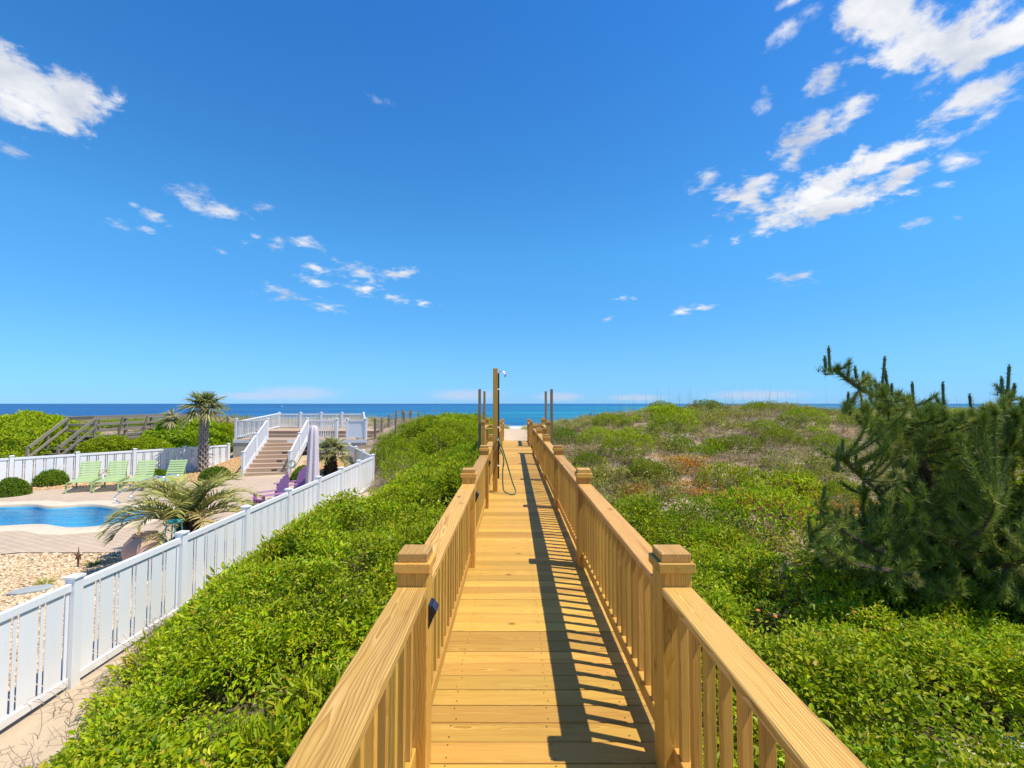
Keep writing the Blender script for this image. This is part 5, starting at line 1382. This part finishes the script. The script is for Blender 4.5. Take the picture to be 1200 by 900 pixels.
# dense shrubs on the left of the boardwalk's far half
for k, (px, py, Y, rx, rz) in enumerate(((470, 505, 20.5, 1.0, .75), (520, 500, 20.0, 1.1, .8), (545, 520, 16.5, .75, .55), (480, 525, 17.5, 1.0, .65), (515, 550, 13.6, .8, .5), (455, 515, 22, .8, .6), (545, 496, 22.5, .9, .6), (500, 494, 24, 1.2, .7))):
    p = at(px, py, Y); g = gz(p.x, p.y)
    t = thing('dune_shrub', SLABL[k], 'shrub', (p.x, p.y, g), rng.uniform(0, 6.28), 'green shrubs left of the boardwalk')
    f = rx / .9
    for nm, me in (('foliage', base[k % 4]), ('stem', bst[k % 4])):
        o = obj(nm, me, t); o.scale = (f, f, max(.3, min((p.z - g) * 0.95, rz * 1.4)) / .55)

# ---- palms
def fan_frond(O, d, pet, rad, tone, r, nseg=26, arc=R(230)):
    """a palmate leaf on a stalk; returns vertex, face and tone arrays"""
    O = np.array(O); d = unit(np.array(d, float)); side = unit(np.cross(d, (0, 0, 1.0)) + 1e-6); up = np.cross(side, d)
    c = O + d * pet + np.array([0, 0, -0.10 * pet])
    parts = []
    w = .014
    V = np.array([O - side * w, O + side * w, c + side * w * .7, c - side * w * .7]); parts.append((V, np.array([[0, 1, 2, 3]]), np.full(4, tone * .8 + .15)))
    dd = unit(d + np.array([0, 0, -0.25]))
    a = np.linspace(-arc / 2, arc / 2, nseg) + r.normal(0, .03, nseg)
    D = np.cos(a)[:, None] * dd + np.sin(a)[:, None] * side + up * (0.22 * np.abs(np.sin(a)))[:, None]; D = unit(D)
    Ln = rad * (0.72 + 0.28 * np.cos(a * .7)) * r.uniform(.85, 1.1, nseg)
    V, F, k = blades(np.repeat(c[None], nseg, 0) + D * .02, D, Ln, np.full(nseg, rad * .085), r.uniform(.18, .55, nseg), r, 4)
    parts.append((V, F[0], np.repeat(np.clip(tone + r.normal(0, .12, nseg), 0, 1), k)))
    Vz = np.zeros((0, 3))
    parts2 = (V, F[1])
    return parts, parts2
def fan_crown(seed, n, pet, rad, el0, el1, tone0=.3, tone1=.55, m='palm_leaf', dead=0.15):
    r = np.random.default_rng(seed); Vs = []; F4 = []; F3 = []; T = []; o = 0
    for i in range(n):
        f = i / max(1, n - 1); az = i * 2.39996 + r.normal(0, .15); el = el1 + (el0 - el1) * f + r.normal(0, .1)
        d = (math.cos(az) * math.cos(el), math.sin(az) * math.cos(el), math.sin(el))
        tn = (tone1 + (tone0 - tone1) * r.random()) if el > R(-15) else r.uniform(.75, 1.0)
        parts, p2 = fan_frond((0, 0, 0), d, pet * r.uniform(.8, 1.15), rad * r.uniform(.85, 1.12), tn, r)
        for j, (V, F, t) in enumerate(parts):
            F4.append(F + o)
            if j == 1: F3.append(p2[1] + o)
            Vs.append(V); T.append(t); o += len(V)
    return mesh_np('crown', np.concatenate(Vs), [np.concatenate(F4), np.concatenate(F3)], m, False, np.concatenate(T))
def palm_trunk(h, r0, r1, m, seed=3, boots=True):
    r = np.random.default_rng(seed); b = MB()
    zs = np.linspace(-0.1, h, 14)
    b.lathe([(r0 + (r1 - r0) * max(0, z) / h, z) for z in zs], n=16, fn=lambda a, i: 1 + .06 * math.sin(a * 5 + i * 2))
    if boots:
        k = 0; z = 0.02
        while z < h:
            for j in range(6):
                a = j * math.pi / 3 + k * math.pi / 6; rr = r0 + (r1 - r0) * z / h
                c = Vector((math.cos(a), math.sin(a), 0)); s_ = Vector((-math.sin(a), math.cos(a), 0)) ; up = Vector((0, 0, 1))
                p = c * rr * .92 + up * z
                for sg in (-1, 1):
                    q = p + c * .02; e = p + s_ * sg * rr * .55 + up * .17 + c * .075
                    b.bar(q, e, .035, .06)
            z += 0.135; k += 1
    return b.mesh('trunk', m)
def make_palms():
    p = at(237, 551, 22.0)
    t = thing('palm_tree', 'tall fan palm with a criss-cross trunk in front of the far white fence', 'palm', (p.x, p.y, gz(p.x, p.y)))
    h = at(237, 478, 22.0).z - t.location.z
    obj('trunk', palm_trunk(h, .155, .10, 'palm_bark'), t); obj('crown', fan_crown(5, 34, .50, .74, R(-22), R(82), .3, .68), t, (0, 0, h))
    p = at(200, 500, 25.4)
    t = thing('palm_tree', 'small grey palm head behind the shrub left of the tall palm', 'palm', (p.x, p.y, gz(p.x, p.y)))
    h = at(200, 490, 25.4).z - t.location.z
    obj('trunk', palm_trunk(max(h, .4), .16, .13, 'palm_bark', 4, False), t); obj('crown', fan_crown(6, 11, .32, .52, R(-20), R(75), .5, .9), t, (0, 0, max(h, .4)))
    p = at(387, 546, 21.3)
    t = thing('palm_tree', 'short fan palm with a dark stubby trunk beside the umbrella', 'palm', (p.x, p.y, gz(p.x, p.y)))
    h = at(388, 531, 21.3).z - t.location.z
    obj('trunk', palm_trunk(h, .24, .12, 'dark_palm_bark', 5), t); obj('crown', fan_crown(7, 30, .52, .62, R(-20), R(85), .45, .82), t, (0, 0, h))
    # pindo palm with feather fronds by the near fence
    c = at(219, 634, 10.2); r = np.random.default_rng(11)
    t = thing('pindo_palm', 'bushy palm with arching feathery olive fronds behind the near white fence', 'palm', (c.x, c.y, -1.6))
    hz = 0.72
    obj('trunk', palm_trunk(hz, .17, .15, 'dark_palm_bark', 6), t)
    Vs, F4, F3, T, o = [], [], [], [], 0; rb = MB()
    n = 32
    for i in range(n):
        az = i * 2.39996 + .6; f = i / (n - 1); el = R(86 - 62 * f) + r.normal(0, .08)
        Lr = r.uniform(1.35, 1.75) * (0.75 if f < .12 else 1); hd = np.array([math.cos(az), math.sin(az), 0])
        pts = []; 
        for k in range(15):
            s_ = k / 14; e = el - s_ * s_ * R(82) - s_ * R(10)
            pts.append(pts[-1] + (hd * math.cos(e) + np.array([0, 0, 1.0]) * math.sin(e)) * Lr / 14 if pts else np.array([0, 0, hz - .05]) + hd * .05)
        pts = np.array(pts); rb.tube([tuple(q) for q in pts], np.linspace(.014, .004, 15), 5)
        m = 34; sp = np.linspace(.2, 1.0, m) * 13.99; i0 = sp.astype(int); fr = (sp - i0)[:, None]
        C = pts[i0] * (1 - fr) + pts[np.minimum(i0 + 1, 14)] * fr; Tn = unit(pts[np.minimum(i0 + 1, 14)] - pts[i0])
        sd = np.cross(hd, (0, 0, 1.0)); nu = unit(np.cross(sd[None], Tn)); tone = np.clip(r.normal(.48 + .32 * f * r.random(), .08), 0, 1)
        for sg in (-1, 1):
            D = Tn * .75 + sd * sg * .8 + nu * .45 + r.normal(0, .08, (m, 3))
            Ln = .40 * np.sin(np.linspace(.5, 2.75, m)) * r.uniform(.85, 1.1, m) + .05
            V, F, k = blades(C, D, Ln, np.full(m, .034), r.uniform(.1, .4, m), r, 3)
            F4.append(F[0] + o); F3.append(F[1] + o); Vs.append(V); T.append(np.repeat(np.clip(tone + r.normal(0, .1, m), 0, 1), k)); o += len(V)
    me = mesh_np('crown', np.concatenate(Vs), [np.concatenate(F4), np.concatenate(F3)], 'pindo_leaf', False, np.concatenate(T))
    cr = obj('crown', me, t); me = rb.mesh('rachis', 'pindo_leaf'); obj('rachis', me, cr)
    # two tufts in the gravel
    for px, py, Y, lab in ((109, 660, 9.7, 'yellow green grassy plant beside the rusty stake'), (52, 681, 8.7, 'small grassy plant beside the grey stepping stone')):
        c = at(px, py, Y); t = thing('grass_plant', lab, 'plant', (c.x, c.y, -1.6))
        obj('leaves', grass_tuft(px, 90, .24, 'green_grass', 1.0, .014, .06, (.55, .25), .5), t)
        obj('basal_leaves', grass_tuft(px + 1, 40, .14, 'rust_leaf', 1.6, .012, .08, (.8, .2), .5), t)
make_palms()

# ---- the pine on the right
def make_pine():
    r = np.random.default_rng(21)
    base = Vector((6.35, 6.9, gz(6.35, 6.9)))
    t = thing('pine_tree', 'bushy dark pine with upright candles growing on the dune slope', 'pine', base)
    wood = MB(); NV, NT, NF, o = [], [], [], 0; candles = []
    def A(px, py, Y): return at(px, py, Y) - base
    lines = []; tips = []
    def limb(pts, r0, r1):
        c = smooth_curve(pts, 6); wood.tube(c, np.linspace(r0, r1, len(c)), 7); lines.append((c, r0)); return c
    trunk = limb([(0, 0, -.2), (0.05, 0.0, .5), (-.15, -.05, 1.2), (-.30, -.1, 1.9), A(1085, 510, 6.8), A(1071, 476, 6.75)], .11, .02)
    limb([(-.1, 0, .9), A(1090, 560, 6.6), A(1052, 505, 6.5), A(1032, 470, 6.45), A(1002, 452, 6.4), A(978, 434, 6.4)], .06, .012)
    limb([(-.05, 0, .8), A(1075, 540, 6.6), A(1045, 490, 6.6), A(1034, 454, 6.6)], .05, .012)
    limb([(0, 0, 1.0), A(1110, 540, 6.9), A(1106, 480, 7.0)], .05, .012)
    limb([(0, 0, .9), A(1130, 560, 7.0), A(1138, 490, 7.1)], .05, .012)
    limb([(.05, 0, .8), A(1150, 580, 6.6), A(1178, 505, 6.5), A(1180, 462, 6.4)], .06, .012)
    limb([(-.1, 0, .7), A(1060, 600, 6.3), A(1010, 560, 6.1), A(985, 535, 6.0)], .05, .01)
    limb([(-.1, 0, .5), A(1040, 650, 6.0), A(985, 620, 5.8), A(962, 592, 5.7)], .05, .01)
    limb([(-.1, 0, .45), A(1050, 670, 5.8), A(985, 655, 5.6), A(950, 625, 5.5)], .05, .01)
    limb([(0, 0, .5), A(1120, 640, 5.9), A(1150, 620, 5.6), A(1165, 590, 5.4)], .05, .01)
    limb([(.1, 0, .6), A(1200, 610, 6.2), A(1240, 540, 6.2)], .06, .012)
    limb([(.1, 0, .5), A(1190, 660, 5.6), A(1215, 630, 5.2)], .05, .01)
    limb([(0, 0, .8), A(1060, 560, 6.9), A(1012, 500, 7.1), A(990, 475, 7.1)], .04, .01)
    limb([(0, 0, .6), A(1020, 620, 6.6), A(1012, 580, 6.6)], .04, .01)
    # twigs inside the crown's outline
    poly = [(985,478),(1015,470),(1035,458),(1075,478),(1110,480),(1140,492),(1180,470),(1260,500),(1290,700),(1200,720),(1080,712),(1000,690),(945,650),(968,612),(1020,600),(1050,565),(1035,525)]
    allp = np.array([tuple(p) for c, _ in lines for p in c])
    cnt = 0
    while cnt < 860:
        px, py = r.uniform(940, 1290), r.uniform(455, 720)
        if not inside(np.array([px]), np.array([py]), poly)[0]: continue
        e = A(px, py, r.uniform(5.6, 7.9)); q = allp[np.argmin(np.linalg.norm(allp - np.array(e) + (0, 0, .12), axis=1))]; q = Vector(q)
        L_ = (e - q).length
        if L_ < .08 or L_ > 1.1: continue
        c = smooth_curve([q, (q + e) / 2 + Vector((0, 0, -.08 * L_)), e, e + Vector((0, 0, r.uniform(.05, .16)))], 4); wood.tube(c, np.linspace(.013, .005, len(c)), 4, False); lines.append((c, .012)); cnt += 1
    # twigs off the long limbs so no bough is bare
    for c, r0 in list(lines[:15]):
        for k in range(6, len(c), 2):
            p = Vector(c[k]); d = Vector((r.normal(0, .6), r.normal(0, .6), .55)).normalized(); e = p + d * r.uniform(.14, .32)
            g = [p, (p + e) / 2 + Vector((0, 0, -.02)), e]; wood.tube(g, [.009, .007, .005], 4, False); lines.append((g, .011))
    def needles(P, D, n, L0, spread, tone):
        nonlocal o
        dv = unit(np.repeat(np.array(D)[None], n, 0) * 1.0 + r.normal(0, spread, (n, 3)))
        B = np.repeat(np.array(P)[None], n, 0); Ln = L0 * r.uniform(.7, 1.2, n); S = unit(np.cross(dv, r.normal(size=(n, 3)))) * .0038
        V = np.stack([B - S, B + S, B + dv * Ln[:, None]], 1).reshape(-1, 3); NV.append(V); NF.append(np.arange(3 * n).reshape(n, 3) + o); o += 3 * n
        NT.append(np.repeat(np.clip(r.normal(tone, .14, n), 0, 1), 3))
    for c, r0 in lines:
        L_ = sum((c[i + 1] - c[i]).length for i in range(len(c) - 1)); start = .28 if r0 > .03 else .12
        m = max(4, int(L_ * (1 - start) / .032))
        tone = np.clip(r.normal(.55, .2), .05, .95)
        for k in range(m):
            s_ = (start + (1 - start) * k / m) * (len(c) - 1); i = min(int(s_), len(c) - 2); f = s_ - i
            P = c[i].lerp(c[i + 1], f); D = (c[i + 1] - c[i]).normalized() + Vector((0, 0, .25))
            needles(tuple(P), tuple(D), 26, .11, .6, tone)
    # candles
    for px, py, Y, hpx in ((972, 432, 6.4, 28), (1033, 450, 6.6, 34), (1070, 474, 6.75, 28), (1105, 476, 7.0, 30), (1138, 488, 7.1, 28), (1180, 456, 6.4, 30), (992, 478, 7.1, 20), (1040, 455, 6.6, 24), (1174, 462, 6.4, 22), (981, 545, 6.0, 22), (986, 530, 6.05, 16), (962, 602, 5.7, 24), (950, 632, 5.5, 26), (964, 588, 5.7, 20), (1012, 568, 6.6, 20), (1044, 462, 6.6, 14), (1186, 462, 6.4, 14), (1003, 440, 6.4, 12), (1012, 446, 6.4, 12), (967, 428, 6.4, 12), (1025, 600, 6.2, 16), (1003, 545, 6.1, 18)):
        a = A(px, py + 4, Y); h = hpx * Y / FPX; e = a + Vector((r.normal(0, .03), 0, h)); m_ = (a + e) / 2
        candles.append(([a, m_, a.lerp(e, .93), e], [.019, .016, .018, .021]))
        for k in range(14): needles(tuple(a.lerp(e, k / 13)), (0, 0, 1), 26, .052, .5 if k < 12 else .3, .3)
        for k in range(6): needles(tuple(a + Vector((r.normal(0, .05), r.normal(0, .05), -.04))), (r.normal(0, .5), r.normal(0, .5), .7), 18, .12, .5, .4)
    obj('trunk', wood.mesh('trunk', 'pine_bark', True), t)
    cr = obj('crown', mesh_np('crown', np.concatenate(NV), np.concatenate(NF), 'pine_needle', False, np.concatenate(NT)), t)
    for pts, rad in candles:
        b = MB(); b.tube([p - pts[0] for p in pts], rad, 8); me = b.mesh('candle', 'pine_candle', True)
        a = me.attributes.new('tone', 'FLOAT', 'POINT'); a.data.foreach_set('value', r.uniform(.1, .9, len(me.vertices)).astype(np.float32))
        obj('candle', me, t, pts[0])
make_pine()
p = Vector((7.5, 5.9, 0)); shrub('dark_shrub', 'tall shrub added at the right edge to shade the ground below the pine', 'shrub', (p.x, p.y, gz(p.x, p.y) - .1), 1.25, 1.0, 2.5, 7000, .07, 'shrub_leaf', 93, None, .3)  # stands for bushes out of view on the right, added for their shade
p = at(985, 665, 6.3); shrub('dark_shrub', 'low leafy shrub under the lower left pine boughs', 'shrub', (p.x, p.y, gz(p.x, p.y) - .05), .95, .8, .85, 3800, .06, 'shrub_leaf', 94, None, .3)
# broad-leaved shrub grown into the foot of the pine
p = at(1110, 640, 6.9); shrub('dark_shrub', 'leafy dark shrub grown through the foot of the pine', 'shrub', (p.x, p.y, gz(p.x, p.y) - .1), 1.7, 1.0, 1.75, 6500, .065, 'vine_leaf', 91, None, .3)
p = at(1190, 600, 7.8); shrub('dark_shrub', 'bright leafy shrub behind the pine at the edge of the picture', 'shrub', (p.x, p.y, gz(p.x, p.y) - .1), 1.3, 1.0, 2.1, 4600, .065, 'vine_leaf', 92, None, .3)

def make_flowers():
    r = np.random.default_rng(5); c = hit(905, 770)
    t = thing('wildflower', 'small orange wildflowers in the vines beyond the near right railing', 'flowers', (c.x, c.y, gz(c.x, c.y)))
    h0 = float(canopy(np.array([c.x]), np.array([c.y]))[0]); st = MB()
    for k in range(6):
        x, y = r.normal(0, .10, 2); h = h0 + r.uniform(.08, .2)
        st.tube([(x * .4, y * .4, 0), (x * .8, y * .8, h * .6), (x, y, h)], .003, 4)
        b = MB()
        for j in range(9):
            a = j * 2 * math.pi / 9; ca, sa = math.cos(a), math.sin(a); w = .008
            b.add([(0, 0, 0), (.014 * ca - w * sa, .014 * sa + w * ca, .004), (.03 * ca, .03 * sa, .001), (.014 * ca + w * sa, .014 * sa - w * ca, .004)], [[0, 1, 2, 3]])
        f = obj('flower_head', b.mesh('flower_head', 'orange_petal'), t, (x, y, h), (r.normal(0.25, .2), r.normal(0, .2), 0))
    obj('stalks', st.mesh('stalks', 'twig_bark'), t)
    c = hit(1192, 884)
    b = MB(); b.lathe([(0.0, -.05), (.17, -.03), (.19, .02), (.13, .075), (.0, .09)], n=11, fn=lambda a, i: 1 + .22 * math.sin(2 * a + 1) + .1 * math.sin(5 * a + i)); 
    tag(obj('pale_stone', b.mesh('pale_stone', 'slate_stone', True), None, (c.x, c.y, gz(c.x, c.y) + .02)), 'pale flat stone on bare sand below the pine', 'stone')
make_flowers()
